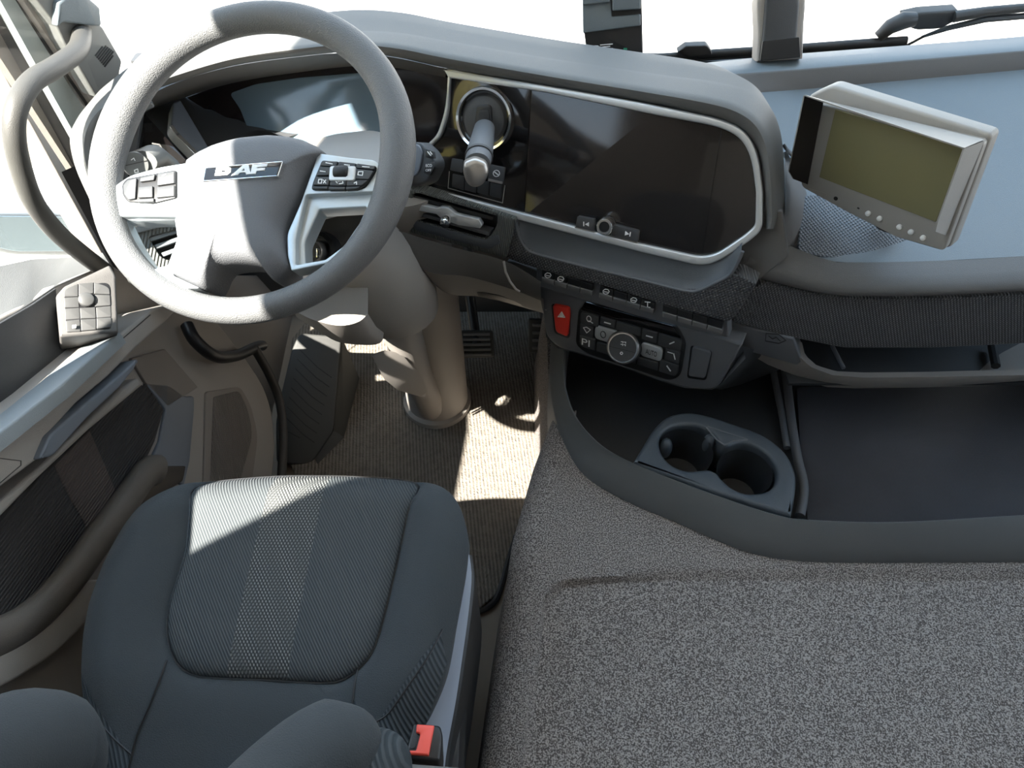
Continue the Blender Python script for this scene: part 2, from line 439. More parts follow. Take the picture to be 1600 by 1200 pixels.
# ------------------------------------------------------------------ driver's door
PDR = PL3(ox(170, 410, -.72), ox(0, 690, -.72), ox(400, 700, -.60))
door = thing('door_1', None, None, (-.72, .7, 0), kind='structure')
b = MB()   # door skin
b.plate(rnd([(-160, 560), (-10, 500), (50, 470), (87, 446), (170, 411, 3), (250, 455), (330, 490, 5), (385, 560, 30), (412, 602, 20), (426, 645, 20), (430, 700), (424, 760), (400, 900), (300, 1300), (-200, 1300)], 3), PDR, m_door, 0, -.05, .006)
b.obj('door_skin', door)
b = MB()   # recess above the armrest, beside the switches
b.plate(rnd([(-30, 522), (50, 476), (88, 450), (95, 528), (148, 522), (60, 596), (-30, 668)], 2), PDR, m_dark, .004, -.002, .002); b.obj('door_recess', door)
b = MB()   # narrow sunlit ledge
PAR = PL3(PDR.hit(0, 676, .105), PDR.hit(187, 519, .095), PDR.hit(0, 646, .045))
b.plate(rnd([(-30, 670), (60, 598), (148, 523), (187, 518), (95, 601), (0, 674), (-30, 697)], 1), PAR, m_doorl, 0, -.02, .004); b.obj('armrest', door)
b = MB()
b.plate(rnd([(-30, 700), (0, 677), (96, 603), (188, 522), (240, 482), (290, 470), (262, 500), (212, 545), (170, 588), (120, 630), (82, 672), (62, 716), (0, 762), (-30, 780)], 2), PDR, m_door, .085, 0, .005)
ar = b.obj('armrest_pad', door)
b = MB(); b.stroke([(-10, 698), (40, 660), (100, 612), (170, 548), (235, 492)], PDR, m_seal, 1.4, .0855)
b.stroke([(-10, 762), (0, 755), (33, 727), (33, 720), (0, 716)], PDR, m_seal, 1.2, .0855); b.obj('seam', ar)
b = MB()
b.plate(rnd([(62, 718, 6), (78, 680, 5), (132, 632), (180, 592), (216, 560), (212, 575, 4), (188, 605), (140, 650), (84, 712, 6)], 4), PDR, m_sidep, .096, .06, .004); b.obj('pull_handle', door)
b = MB()
b.plate(rnd([(-30, 800), (0, 783), (90, 705), (190, 607), (216, 590), (226, 600), (140, 672), (60, 748), (0, 810), (-30, 835)], 2), PDR, m_door, .060, 0, .006); b.obj('armrest_underside', door)
b = MB()
b.plate(rnd([(-30, 836), (0, 808), (140, 670), (217, 597), (229, 598), (257, 640, 4), (243, 690), (225, 728, 4), (185, 778), (140, 838), (92, 902), (50, 952), (0, 985), (-30, 1000)], 3), PDR, m_doorrib, .012, 0, .004)
ins = b.obj('fabric_insert', door)
b = MB(); b.plate([(85, 728), (140, 672), (162, 722), (185, 777), (160, 812), (142, 834), (112, 782)], PDR, m_doorband, .0135, .010, .001); b.obj('fabric_band', ins)
b = MB()   # curved pocket lip that sweeps below the insert
lip = sm([(290, 735, 0), (250, 735, 0), (228, 740, 0), (195, 785, 0), (148, 850, 0), (100, 915, 0), (50, 965, 0), (0, 995, 0), (-60, 1015, 0)], 5)
P_ = [PDR.hit(p.x, p.y, .02) for p in lip[6:]]
b.tube(P_, .022, m_lip, seg=14, squash=1.3); b.obj('pocket_lip', door)
b = MB()
b.plate(rnd([(229, 600), (262, 600), (290, 620, 6), (304, 618, 6), (304, 640), (297, 720), (288, 760), (255, 735), (232, 728), (250, 690), (259, 640)], 3), PDR, m_sidep, .006, 0, .003); b.obj('map_pocket_front', door)
b = MB()
b.plate(rnd([(228, 728), (291, 728), (286, 752), (240, 780), (200, 800), (205, 760)], 3), PDR, m_black, .014, .006, .002); b.obj('map_pocket_opening', door)
b = MB()
b.plate(rnd([(322, 612, 5), (376, 604, 8), (392, 632, 12), (404, 680, 20), (396, 740), (388, 790), (318, 790)], 4), PDR, m_doorw, .004, 0, .002)
gp = b.obj('speaker_panel', door)
b = MB(); b.plate(rnd([(334, 620, 3), (374, 610, 8), (388, 640, 12), (396, 680, 20), (380, 735), (370, 780), (328, 780)], 4), PDR, m_grille, .0055, .002, .002); b.obj('speaker_grille', gp)
b = MB()
b.plate(rnd([(-30, 1040), (0, 1022), (60, 985), (130, 905), (160, 905), (150, 960), (90, 1020), (30, 1060), (-30, 1090)], 4), PDR, m_door, .03, 0, .006); b.obj('pocket_rim', door)
# lower kick area colour block between insert and pillar
b = MB()
b.plate(rnd([(205, 560), (258, 545), (310, 605), (262, 636), (228, 598)], 2), PDR, m_doorw, .006, 0, .002); b.obj('corner_block', door)
# switch pack
PSW = PL(PDR.hit(135, 470, .075), (.50, -.38, .78))
b = MB()
b.plate(rnd([(87, 462, 4), (100, 447, 4), (172, 413, 5), (181, 430, 3), (185, 519, 5), (93, 527, 5)], 3), PSW, m_pack, .004, -.07, .004)
sp = b.obj('window_switch_pack', door)
def key(b, quad, pl, m, h0, h1, r=2, bev=.0008): b.plate(rnd(quad, r), pl, m, h1 if h1 < .006 else h1 * .6, h0, bev)
b = MB(); key(b, [(99, 450, 14), (173, 440, 14), (174, 514, 6), (103, 520, 6)], PSW, m_black, .003, .0046, 8); b.obj('switch_frame', sp)
sw = [[(100, 452, 12), (122, 443), (122, 463), (100, 464)], [(123, 443), (146, 441), (146, 458), (123, 462)], [(147, 441), (171, 448, 12), (172, 460), (147, 459)],
      [(100, 465), (122, 464), (124, 480), (101, 481)], [(148, 460), (172, 461), (173, 477), (148, 479)], [(125, 481), (149, 480), (150, 497), (126, 498)],
      [(103, 501), (125, 499), (126, 518), (104, 519)], [(126, 499), (150, 498), (150, 515), (127, 517)], [(151, 497), (174, 496), (174, 511), (151, 514)]]
for q in sw:
    b = MB(); key(b, q, PSW, m_packk, .003, .0095, 1.5)
    if q is sw[6]: b.plate([(113, 508), (119, 507), (119, 512), (113, 513)], PSW, m_white, .0098, .009, .0001)
    b.obj('switch', sp)
for q in ([(101, 482), (124, 481), (125, 498), (102, 500)], [(150, 480), (173, 478), (174, 495), (151, 497)]):
    b = MB(); key(b, q, PSW, m_packk, .001, .0050, 1.5); b.obj('window_switch', sp)
b = MB(); kc = PSW.hit(135, 469, .004); b.lathe(kc, PSW.n, [(.0, .0065), (.0095, .0065), (.0108, .0055), (.0112, .004), (.0112, 0)], m_packk, 32); b.obj('mirror_dial', sp)
# window glass and belt ledge, wall with door window opening shaped for the sun
b = MB(); XL = PLX(-.84)
LW = [(-1.0, 0), (1.62, 0), (1.62, .50), (1.21, .54), (1.20, 2.25), (-1.0, 2.25)]
SUN_HOLE = [(.41, .87), (.93, .79), (1.175, .60), (1.175, 2.203), (-.215, 2.203), (-.165, 2.04), (-.11, 1.84), (-.06, 1.66), (-.03, 1.56), (.10, 1.55), (.30, 1.61), (.45, 1.60), (.51, 1.46), (.50, 1.30), (.42, 1.12)]  # unseen rear outline shaped to cut the sun into the seat and floor patches
b.plate(yz(XL, LW), XL, m_door, 0, -.04, .003, world2=True, holes=[yz(XL, SUN_HOLE)])
tag(b.obj('wall_left'), kind='structure')
b = MB(); b.plate(yz(XL, [(y * 1.0, z) for y, z in SUN_HOLE]), XL, m_gl, -.02, -.024, .0005, world2=True); tag(b.obj('window_2'), kind='structure')
b = MB()
b.grid([[PDR.hit(-120, 545, 0), PDR.hit(0, 503, 0), PDR.hit(50, 472, 0), PDR.hit(87, 447, 0), PDR.hit(170, 411, 0)],
        [PDR.hit(-120, 545, 0) + V((-.10, 0, .02)), ox(-20, 420, -.80), ox(50, 405, -.80), ox(105, 402, -.80), ox(160, 395, -.80)]], m_ledge)
b.obj('window_ledge', door)
# ground outside
b = MB(); b.grid([[V((x, y, z)) for y in (-16, -8, -3, -.5)] for x, z in ((-4.5, -1.25), (-5.5, 1), (-7, 4), (-8.5, 6.0))], m_grass); o = b.obj('ground'); tag(o, kind='structure')
b = MB(); b.grid([[V((-40, -30, -1.25)), V((40, -30, -1.25))], [V((-40, 40, -1.25)), V((40, 40, -1.25))]], m_ground); tag(b.obj('ground'), kind='structure')

# ================================================================== ENGINE TUNNEL (carpeted)
b = MB(); TZ = .42; TR = .05
prof = [(.26, -.050), (.45, -.026), (.646, .0), (.80, .040), (.93, .084), (1.05, .088), (1.45, .092)]
def tx(y):
    y0 = prof[0]
    if y <= y0[0]: return y0[1] - (y0[0] - y) * .13
    for a, c in zip(prof, prof[1:]):
        if y <= c[0]: t = (y - a[0]) / (c[0] - a[0]); t = t * 1.0; return a[1] + (c[1] - a[1]) * t
    return prof[-1][1]
pl_t = PLZ(TZ)
pc = [oz(*p, TZ) for p in ((817, 1200), (850, 935), (905, 906))]
def pad_h(x, y):      # raised centre pad with a soft rounded corner
    xl = pc[0].x + (y - pc[0].y) * (pc[1].x - pc[0].x) / (pc[1].y - pc[0].y); yt = pc[2].y
    dx = x - xl; dy = yt + .012 * math.sin(min(1, max(0, (x - pc[2].x) / .25)) * PI / 2) - y; r = .05
    d = min(dx, dy) if (dx > r or dy > r) else r - math.hypot(r - dx, r - dy)
    t = max(0, min(1, (d + .003) / .006)); return -.016 * t * t * (3 - 2 * t)
ys = [-.6 + i * .03 for i in range(28)] + [.24 + i * .006 for i in range(40)] + [.48 + i * .01 for i in range(4)] + [.52 + i * .0025 for i in range(16)] + [.56 + i * .01 for i in range(84)]
OC = [(868, 470), (862, 520), (859, 570), (862, 630), (877, 684), (910, 742), (970, 781), (1060, 820), (1150, 859), (1210, 874), (1270, 880), (1330, 881), (1450, 881), (1600, 880), (1760, 878)]
OCW = [oz(a, c_, .415) for a, c_ in OC]; OCW += [V((1.6, OCW[-1].y, 0)), V((1.6, 2, 0)), V((.06, 2, 0))]
def inpoly(x, y, P):
    c_ = False
    for i in range(len(P)):
        a, d = P[i - 1], P[i]
        if (a.y > y) != (d.y > y) and x < (d.x - a.x) * (y - a.y) / (d.y - a.y) + a.x: c_ = not c_
    return c_
def tz(x, y):
    if y > .915 or (inpoly(x, y - .022, OCW) and inpoly(x - .015, y, OCW)): return .30
    return TZ + pad_h(x, y)
rows = []
for y in ys:
    x0 = tx(y) - 0 ; r = [V((x0 - .03, y, .0)), V((x0 - .004, y, TZ - .12))]
    for k in range(7):
        a = PI / 2 * k / 6; r.append(V((x0 + TR * (1 - math.cos(a)), y, (TZ - TR + TR * math.sin(a)) if y <= .925 else .30)))
    xx = x0 + TR
    while xx < x0 + TR + .16: xx += .006; r.append(V((xx, y, tz(xx, y))))
    for k in range(1, 45): x_ = xx + k * (1.385 - xx) / 44; r.append(V((x_, y, tz(x_, y))))
    rows.append(r)
b.grid(rows, m_carpet)
tag(b.obj('engine_tunnel_cover', angle=60), 'speckled grey brown carpet moulded over the wide engine hump beside the seat', 'carpet')

# ================================================================== FLOOR MAT, PEDALS, FOOTREST
b = MB()
b.plate(rnd([(455, 530, 5), (560, 400, 5), (1000, 400), (1000, 640), (850, 760), (806, 840), (780, 925, 16), (738, 958, 8), (640, 975), (500, 980), (470, 760), (440, 700)], 6), PLZ(.014), m_matf, 0, -.013, .003)
fm = b.obj('floor_mat'); tag(fm, 'woven brown ribbed floor mat covering the driver footwell', 'floor mat')
b = MB()
hem = [oz(p[0], p[1], .012) for p in sm([(806, 838), (793, 880), (781, 922), (768, 945), (738, 958), (640, 976)], 5)]
b.tube(hem, .007, m_black, 8); b.obj('hem', fm)
def pedal(name, label, quad, z, ridges, tilt=None):
    o = thing(name, label, 'pedal', oz(*quad[3][:2], z))
    P0 = oz(*quad[3][:2], z); P1 = oz(*quad[2][:2], z); T = oy(*quad[0][:2], P0.y + .055)
    pl = PL3(P0, P1, T)
    b = MB(); b.plate(rnd(quad, 8), pl, m_rubber, 0, -.02, .004); pd = b.obj('pedal_pad', o)
    for i in range(ridges):
        t = (i + .8) / (ridges + .4); a = V(quad[0][:2]).lerp(V(quad[3][:2]), t); c = V(quad[1][:2]).lerp(V(quad[2][:2]), t)
        a, c = a.lerp(c, .1), c.lerp(a, .1); hh = 2.0
        b = MB(); b.plate(rnd([(a.x, a.y - hh), (c.x, c.y - hh), (c.x, c.y + hh), (a.x, a.y + hh)], 1), pl, m_keylip, .006, -.001, .0015); b.obj('grip_rib', pd)
    b = MB(); c = (P0 + P1) / 2 + V((0, .03, .02)); b.tube([c, c + V((-.02, .12, .06)), c + V((-.03, .30, .35))], [.014, .014, .016], m_black, 10); b.obj('pedal_arm', o)
pedal('brake_pedal', 'black ribbed rubber brake pedal beside the steering column foot', [(719, 516, 5), (770, 516, 5), (774, 558, 6), (716, 560, 6)], .13, 5)
pedal('accelerator_pedal', 'black accelerator pedal half hidden behind the dashboard edge on the right', [(826, 498, 5), (885, 503, 5), (888, 550, 6), (826, 552, 6)], .10, 4)
PF = PL3(oz(432, 722, .03), oz(520, 672, .05), oz(470, 530, .20))
fr = thing('footrest', 'dark rubber left footrest plate with slanted moulded grooves by the door', 'footrest', oz(460, 724, .0))
b = MB(); b.plate(rnd([(456, 545, 14), (468, 520, 10), (534, 526, 8), (528, 600), (522, 672, 10), (486, 727, 8), (432, 724, 8), (431, 660), (437, 625)], 6), PF, m_rubber, 0, -.03, .006); fp = b.obj('foot_plate', fr)
b = MB()
for i in range(9):
    x0 = 466 - i * 3.2; y0 = 552 + i * 15
    b.stroke([(x0 + 2, y0 - 6), (x0 + 30, y0 + 22), (x0 + 52 - i * .6, y0 + 38 - i * .5)] if i < 8 else [(x0 + 4, y0), (x0 + 28, y0 + 12)], PF, m_black, 1.6, .0008)
b.obj('groove', fp)
b = MB(); q = [PF.hit(534, 526, -.002), PF.hit(522, 672, -.002), PF.hit(486, 727, -.002)]
b.grid([q, [V((p.x + .02, p.y, .015)) for p in q]], m_rubber); b.obj('side_skirt', fr)
# footwell side: kick panel, black pull loop and seal by the hinge
b = MB(); KP = PL3(ox(300, 470, -.66), ox(440, 640, -.56), oz(440, 720, .02))
b.plate(rnd([(270, 430), (600, 430), (560, 520), (470, 520), (452, 560), (436, 640), (431, 730), (415, 800), (380, 560), (300, 500)], 3), PL3(ox(300, 470, -.80), ox(430, 700, -.64), ox(560, 500, -.56)), m_doorw, 0, -.03, .003)
tag(b.obj('wall_kick'), kind='structure'); bpy.data.objects['wall_kick'].name = 'trim_2'
b = MB(); b.tube([ox(u, v, x) for u, v, x in sm([(292, 508, -.66), (305, 532, -.64), (335, 556, -.62), (368, 556, -.62), (400, 542, -.62), (410, 540, -.62)], 5)], .013, m_black, 12)
tag(b.obj('door_check_strap'), 'black curved rubber strap at the door hinge below the steering wheel', 'strap')
b = MB(); b.tube([PDR.hit(u, v, .0) + V((0.012, .01, 0)) for u, v in sm([(388, 548), (412, 590), (428, 632), (434, 690), (430, 760)], 6)], .011, m_seal, 10)
tag(b.obj('door_seal'), 'black rubber weather seal curving down between door and footrest', 'seal')

# ================================================================== STEERING COLUMN
col = thing('steering_column', 'grey moulded column shroud running from wheel hub down to the floor', 'steering column', (-.22, 1.17, .01))
b = MB()
def ell(c, rx, ry, n=28, yaw=0): return [V(c) + V((rx * math.cos(2 * PI * k / n), ry * math.sin(2 * PI * k / n), 0)) for k in range(n)]
# upper shroud
secs = [((-.345, .95, .92), .07, .06), ((-.315, .985, .84), .075, .07), ((-.275, 1.01, .77), .088, .085), ((-.258, 1.02, .70), .102, .096), ((-.243, 1.04, .63), .098, .094), ((-.233, 1.05, .585), .088, .088), ((-.230, 1.055, .572), .07, .075)]
b.grid([ell(*s_) for s_ in secs], m_door, cv=True, cap0=True, cap1=True); sh = b.obj('shroud', col)
b = MB()
b.grid([ell(c, rx, ry) for c, rx, ry in [((-.232, 1.06, .60), .05, .05), ((-.234, 1.08, .50), .042, .045), ((-.226, 1.14, .28), .036, .042), ((-.216, 1.21, .07), .036, .042), ((-.214, 1.22, .03), .03, .03)]], m_door, cv=True, cap1=True)
b.obj('column_tube', col)
b = MB()
b.grid([ell(c, rx, ry, 36) for c, rx, ry in [((-.205, 1.265, .012), .092, .092), ((-.205, 1.265, .03), .092, .092), ((-.205, 1.268, .034), .084, .084), ((-.203, 1.27, .20), .080, .08), ((-.203, 1.25, .45), .078, .08), ((-.205, 1.20, .62), .08, .08), ((-.21, 1.16, .80), .09, .08)]], m_door, cv=True, cap0=True, cap1=True)
b.obj('floor_boot', col)
b = MB(); PSH = PL3((-.345, .85, .86), (-.22, .90, .70), (-.40, .95, .72))
# flat lower cover with the sharp tip seen under the rim
cv = [at(457, 486, 1.16), at(500, 462, 1.18), at(528, 448, 1.20), at(562, 430, 1.22), at(574, 490, 1.20)]
low = [at(470, 497, 1.19), at(505, 522, 1.25), at(535, 536, 1.28), at(590, 538, 1.28), at(600, 520, 1.26)]
P2 = [at(457, 484, 1.16), at(490, 500, 1.15), at(530, 509, 1.15), at(560, 503, 1.16), at(575, 490, 1.18)]
up_ = [at(457, 484, 1.16), at(480, 470, 1.2), at(520, 450, 1.24), at(550, 440, 1.26), at(575, 432, 1.28)]
up_, P2, low = (res(sm(q, 5), 24) for q in (up_, P2, low))
b.grid([up_, P2, [P2[i].lerp(low[i], .5) + V((0, -.004, -.004)) for i in range(24)], low], m_door)
b.obj('lower_cover', sh)
# wedge fin lit beside the tube
b = MB()
fin = [at(581, 556, 1.50), at(600, 592, 1.56), at(622, 610, 1.64), at(658, 620, 1.74)]; fin2 = [at(600, 550, 1.53), at(630, 556, 1.56), at(650, 580, 1.62), at(668, 612, 1.74)]
b.grid([fin, fin2], m_door); b.grid([[p + V((0, .01, -.005)) for p in fin], [p + V((0, .01, -.005)) for p in fin2]], m_door); b.obj('side_fin', col)
# upper cover between the wheel and the instruments
b = MB(); PUC = PL3(at(480, 230, 1.16), at(640, 225, 1.16), at(560, 185, 1.26))
b.plate(rnd([(470, 330), (462, 225, 20), (520, 207, 20), (590, 200, 20), (634, 222, 8), (636, 255), (590, 300)], 8), PUC, m_door, 0, -.02, .008); b.obj('upper_cover', col)
# left stalk with turning end
b = MB(); b.tube([at(262, 262, 1.10), at(240, 245, 1.06), at(225, 252, 1.03)], [.020, .021, .018], m_pillar, 16, squash=.8); st = b.obj('indicator_stalk', col)
b = MB(); k0 = at(212, 257, 1.02); ax = (CAM - k0).normalized(); b.lathe(k0 - ax * .02, ax, [(.017, 0), (.0175, .015), (.016, .019), (.0, .0195)], m_pillar, 32)
PK = PL(k0 - ax * .0005, ax); b.stroke([(195, 259), (229, 251)], PK, m_seal, 1.2, .0004)
b.stroke([(205, 250), (209, 247), (211, 251)], PK, m_white, 1.2, .0006); b.stroke([(210, 266), (215, 264), (216, 269), (211, 270)], PK, m_white, 1.6, .0006, True)
b.obj('stalk_dial', st)
# right stalk with ECO OFF key
b = MB(); PRK = PL3(at(650, 225, 1.1), at(680, 275, 1.1), at(640, 280, 1.12))
b.plate(rnd([(636, 222, 6), (655, 222, 5), (670, 236, 4), (679, 252), (679, 262), (668, 284, 5), (650, 292, 8), (636, 290)], 5), PRK, m_dark, 0, -.03, .004); st = b.obj('engine_brake_stalk', col)
b = MB(); b.plate(rnd([(640, 224), (654, 226), (660, 240), (656, 262), (650, 275), (640, 275)], 5), PRK, m_sidep, .004, -.002, .002); b.obj('stalk_collar', st)
b = MB(); b.plate(rnd([(664, 258, 2), (676, 252, 2), (679, 262), (672, 274, 2), (661, 270, 2)], 2), PRK, m_black, .006, 0, .001)
b.text('ECO', [(665.5, 256.5), (675, 256.5), (675, 261), (665.5, 261)], PRK, m_white, .0062); b.text('OFF', [(665, 264), (674, 264), (674, 268), (665, 268)], PRK, m_white, .0062)
b.obj('eco_key', st)
b = MB(); b.plate(rnd([(664, 232, 2), (676, 236, 2), (678, 248, 2), (665, 246, 2)], 2), PRK, m_black, .006, 0, .001)
b.stroke([(668, 237), (673, 243)], PRK, m_white, 1.6, .0062); b.stroke([(672, 237), (675, 241)], PRK, m_white, 1.6, .0062); b.obj('cruise_key', st)
# ignition lock
b = MB(); b.plate(rnd([(462, 325), (582, 312), (570, 370), (530, 415), (470, 420)], 10), YT(10, 35, at(520, 380, 1.13)), m_kneed, 0, -.02, .004); b.obj('lock_panel', col)
b = MB(); k0 = at(497, 393, 1.12); b.lathe(k0, (-.3, -.72, .62), [(.030, -.03), (.030, 0), (.024, .003), (.020, -.004), (.016, -.004), (.0155, .012), (.0135, .014), (.0, .014)], m_black, 32, [m_black, m_black, m_dark, m_black, m_dull, m_dull, m_black])
PI_ = PL(k0 + V((-.3, -.72, .62)).normalized() * .0145, (-.3, -.72, .62)); b.plate([(494, 388), (499, 388), (499, 402), (494, 402)], PI_, m_chrome, .0006, -.001, .0002); b.obj('ignition_lock', col)

# ================================================================== STEERING WHEEL
WC = V((-.34696, .8533, 1.04707)); WN = V((-.1203, -.5118, .8506)).normalized(); PW = PL(WC, WN)
wheel = thing('steering_wheel', 'large grey truck steering wheel with silver spokes in front of the instruments', 'steering wheel', WC)
b = MB(); e1 = PW.ex; e2 = PW.ey; N = 96; rows = []
RM = .2040
for k in range(N):
    a = 2 * PI * k / N; d = e1 * math.cos(a) + e2 * math.sin(a)
    # thicker thumb rests left and right, flatter towards the spokes
    sa = math.sin(a); rr = .0205 + (.0005 * sa if sa > 0 else .0030 * sa) + .0028 * math.exp(-((math.degrees(math.atan2(sa, abs(math.cos(a)))) - 5) / 26) ** 2)
    row = []
    for j in range(20):
        t = 2 * PI * j / 20; row.append(WC + d * (.2250 - rr + rr * math.cos(t)) + WN * (rr * .97 * math.sin(t)))
    rows.append(row)
b.grid(rows, m_leather, cu=True, cv=True); b.obj('rim', wheel)
def wa(u, v): return PW.to2(PW.hit(u, v, 0))
hub_px = [(295, 252), (312, 240), (337, 228), (360, 221), (382, 216), (425, 212), (452, 214), (475, 219), (497, 229), (510, 240), (498, 250), (484, 272), (472, 300), (460, 325), (450, 347), (446, 362), (447, 378), (454, 422), (440, 432), (427, 440),
          (424, 424), (418, 415), (400, 411), (380, 410), (362, 411), (345, 414), (336, 424), (330, 440), (322, 452), (312, 450), (290, 440), (270, 430), (284, 400), (291, 370), (288, 345), (285, 320), (285, 297), (288, 272)]
b = MB()
b.dome(hub_px, PW, m_hub, [(.985, -.045), (1, -.02), (1.0, -.004), (.985, .004), (.95, .011), (.88, .018), (.78, .023), (.6, .026), (.3, .028), (.1, .028)], (372, 322), 110)
hub = b.obj('hub', wheel, angle=80)
b = MB()     # hub skirt below: joins hub to the column
b.grid([ell_ for ell_ in [[WC - WN * h + (e1 * math.cos(2 * PI * k / 32) + e2 * math.sin(2 * PI * k / 32)) * r for k in range(32)] for h, r in [(.02, .05), (.05, .06), (.10, .07)]]], m_dark, cv=True, cap1=True); b.obj('hub_skirt', wheel)
PB_ = PL(PW.hit(378, 268, .030), WN)
bq = [(320, 261), (442, 251), (434, 275), (316, 284)]
# the badge sits on the pad: its plane follows the pad's slope
BP = PL3(PW.hit(320, 262, .0275), PW.hit(441, 252, .0262), PW.hit(378, 284, .0285))
b = MB(); b.plate(rnd([(q[0], q[1], 2) for q in bq], 2), BP, m_chrome, .003, -.012, .0012); bd = b.obj('badge', hub)
b = MB(); b.plate(rnd([(321.5, 262.5, 1), (440, 252.5, 1), (433, 273.5, 1), (318, 281.5, 1)], 1), BP, m_piano, .0036, .001, .0004)
def letter(polys, holes=()):
    for i, p in enumerate(polys): b.plate(p, BP, m_white, .0046, .003, .0003, holes=holes if i == 0 else ())
letter([[(338, 261.5), (356, 260), (361, 262.5), (360, 269), (355, 273), (335, 274.5)]], [[(346.5, 266), (352, 265.6), (351.5, 268.6), (346, 269)]])
letter([[(379, 258.2), (388, 257.6), (392, 271.8), (384.5, 272.4), (383.3, 269), (374.5, 269.8), (371, 273.4), (360.5, 274.2)]], [[(381, 262.5), (382.3, 266.4), (377, 266.9)]])
letter([[(394, 257.2), (418, 255.4), (416.6, 260), (402, 261), (401.4, 262.8), (414, 262), (412.6, 266), (400.6, 267), (399.4, 271.3), (391, 272)]])
b.obj('badge_lettering', bd)
# spokes
b = MB()
b.plate(rnd([(294, 254), (250, 261, 10), (203, 274, 10), (178, 291, 8), (164, 318, 8), (165, 342, 10), (188, 396, 10), (224, 436, 8), (262, 452, 6), (312, 450), (270, 430, 2), (291, 372, 6), (285, 320, 6), (287, 275, 6)], 4), PW, m_spoke, .006, -.020, .0015,
        holes=[rnd([(173, 333, 3), (188, 338, 4), (275, 338, 3), (278, 372, 4), (262, 417, 6), (234, 421, 4), (200, 392, 8)], 4)])
spl = b.obj('spoke', wheel)
b = MB()     # recessed inner frame of the opening
b.plate(rnd([(166, 328, 3), (275, 336, 3), (280, 372, 4), (264, 421, 6), (232, 424, 4), (196, 396, 8)], 4), PW, m_spoke, -.004, -.030, .002,
        holes=[rnd([(191, 342, 2), (214, 345, 3), (275, 343, 2), (277, 372, 4), (261, 415, 4), (236, 419, 3), (207, 375, 8)], 3)]); b.obj('spoke_recess', spl)
b = MB()
b.plate(rnd([(497, 239, 2), (545, 246, 6), (586, 250, 7), (597, 262, 6), (596, 292, 8), (578, 339, 10), (546, 384, 10), (512, 411, 6), (455, 423, 3), (449, 400), (448, 366, 8), (470, 316)], 4), PW, m_spoke, .006, -.020, .0015,
        holes=[rnd([(478, 304, 4), (586, 299, 4), (573, 335, 4), (541, 381, 6), (509, 406, 4), (462, 414, 3), (462, 372, 6)], 4)])
spr = b.obj('spoke', wheel)
b = MB()
b.plate(rnd([(476, 302, 4), (588, 297, 4), (575, 338, 4), (541, 385, 6), (509, 409, 4), (459, 417, 3), (459, 370, 6)], 4), PW, m_spoke, -.004, -.030, .002,
        holes=[rnd([(499, 327, 3), (573, 323, 3), (561, 349, 4), (537, 384, 4), (510, 405, 3), (477, 411, 2), (476, 378, 6)], 3)]); b.obj('spoke_recess', spr)
# key clusters
def pack(outline, keys, parent, roller, icons):
    b = MB(); b.plate(rnd(outline, 4), PW, m_black, .009, .002, .001); pk = b.obj('button_pack', parent)
    for i, q in enumerate(keys):
        b = MB(); b.plate(rnd(q, 1.5), PW, m_key, .0125, .006, .001)
        for st in icons.get(i, []): b.stroke(st, PW, m_white, 1.3, .013)
        b.obj('button', pk)
    if roller:
        cx, cy = roller
        b = MB(); b.plate(rnd([(cx - 20, cy - 13), (cx + 21, cy - 13), (cx + 19, cy + 10), (cx - 22, cy + 10)], 4), PW, m_silver, .0145, .006, .0015); b.obj('roller_frame', pk)
        b = MB(); c = PW.hit(cx - 1, cy - 2, .010); d = (PW.hit(cx + 9, cy - 2, .01) - PW.hit(cx - 11, cy - 2, .01)).normalized()
        b.lathe(c - d * .0095, d, [(0, 0), (.0075, 0), (.009, .002), (.009, .017), (.0075, .019), (0, .019)], m_tray, 20); b.obj('scroll_roller', pk)
pack([(503, 250), (588, 259, 3), (587, 267, 6), (571, 292, 8), (557, 297), (486, 296), (489, 284)],
     [[(504, 251), (528, 252), (525, 260), (500, 259)], [(529.5, 252), (556, 255), (554, 262), (527, 260)], [(558, 255), (586, 259), (584, 265, 3), (555, 262)],
      [(499, 260), (518, 261), (513, 274), (494, 274)], [(555, 263.5), (584, 266.5, 3), (576, 280), (551, 279)],
      [(493, 276), (515, 276), (513, 289), (489, 289)], [(516.5, 278), (541.5, 278), (540, 290), (515, 290)], [(543, 280), (575, 281), (565, 290, 4), (541, 290)],
      [(489, 291), (512, 291), (511, 295), (488, 295)], [(513.5, 291.5), (539, 291.5), (539, 296), (513, 296)], [(541, 291.5), (563, 291), (557, 295), (540, 296)]],
     spr, (535, 272), {0: [[(509, 254), (519, 256)]], 1: [[(538, 257), (546, 258)]], 2: [[(566, 260), (577, 261)]], 3: [[(500, 267), (508, 268)]],
                       4: [[(560, 268), (567, 268), (566, 274), (559, 273), (560, 268)]], 5: [[(498, 280), (503, 280), (502, 286), (497, 286), (498, 280)], [(505, 281), (509, 286)], [(509, 281), (505, 286)]],
                       6: [[(523, 281), (527, 286)], [(528, 283), (535, 282), (536, 286), (530, 287)]], 7: [[(553, 286), (557, 284), (557, 288)]]})
pack([(190, 288), (197, 279), (275, 265), (275, 309), (238, 318), (198, 315), (191, 304)],
     [[(192, 289), (199, 281), (213, 278), (211, 310), (200, 312), (193, 303)], [(216, 292), (238, 290), (238, 308), (215, 309)], [(219, 277), (242, 272), (240, 281), (218, 284)],
      [(246, 271), (272, 267), (272, 286), (245, 290)], [(245, 292), (272, 289), (272, 306), (244, 309)], [(214, 311), (240, 309), (240, 315), (214, 316)]],
     spl, None, {0: [[(200, 292), (206, 289), (206, 295), (200, 296)]], 1: [[(222, 298), (232, 296)], [(222, 301), (232, 300)]], 3: [[(253, 275), (259, 272)], [(256, 280), (262, 277), (264, 283)]]})

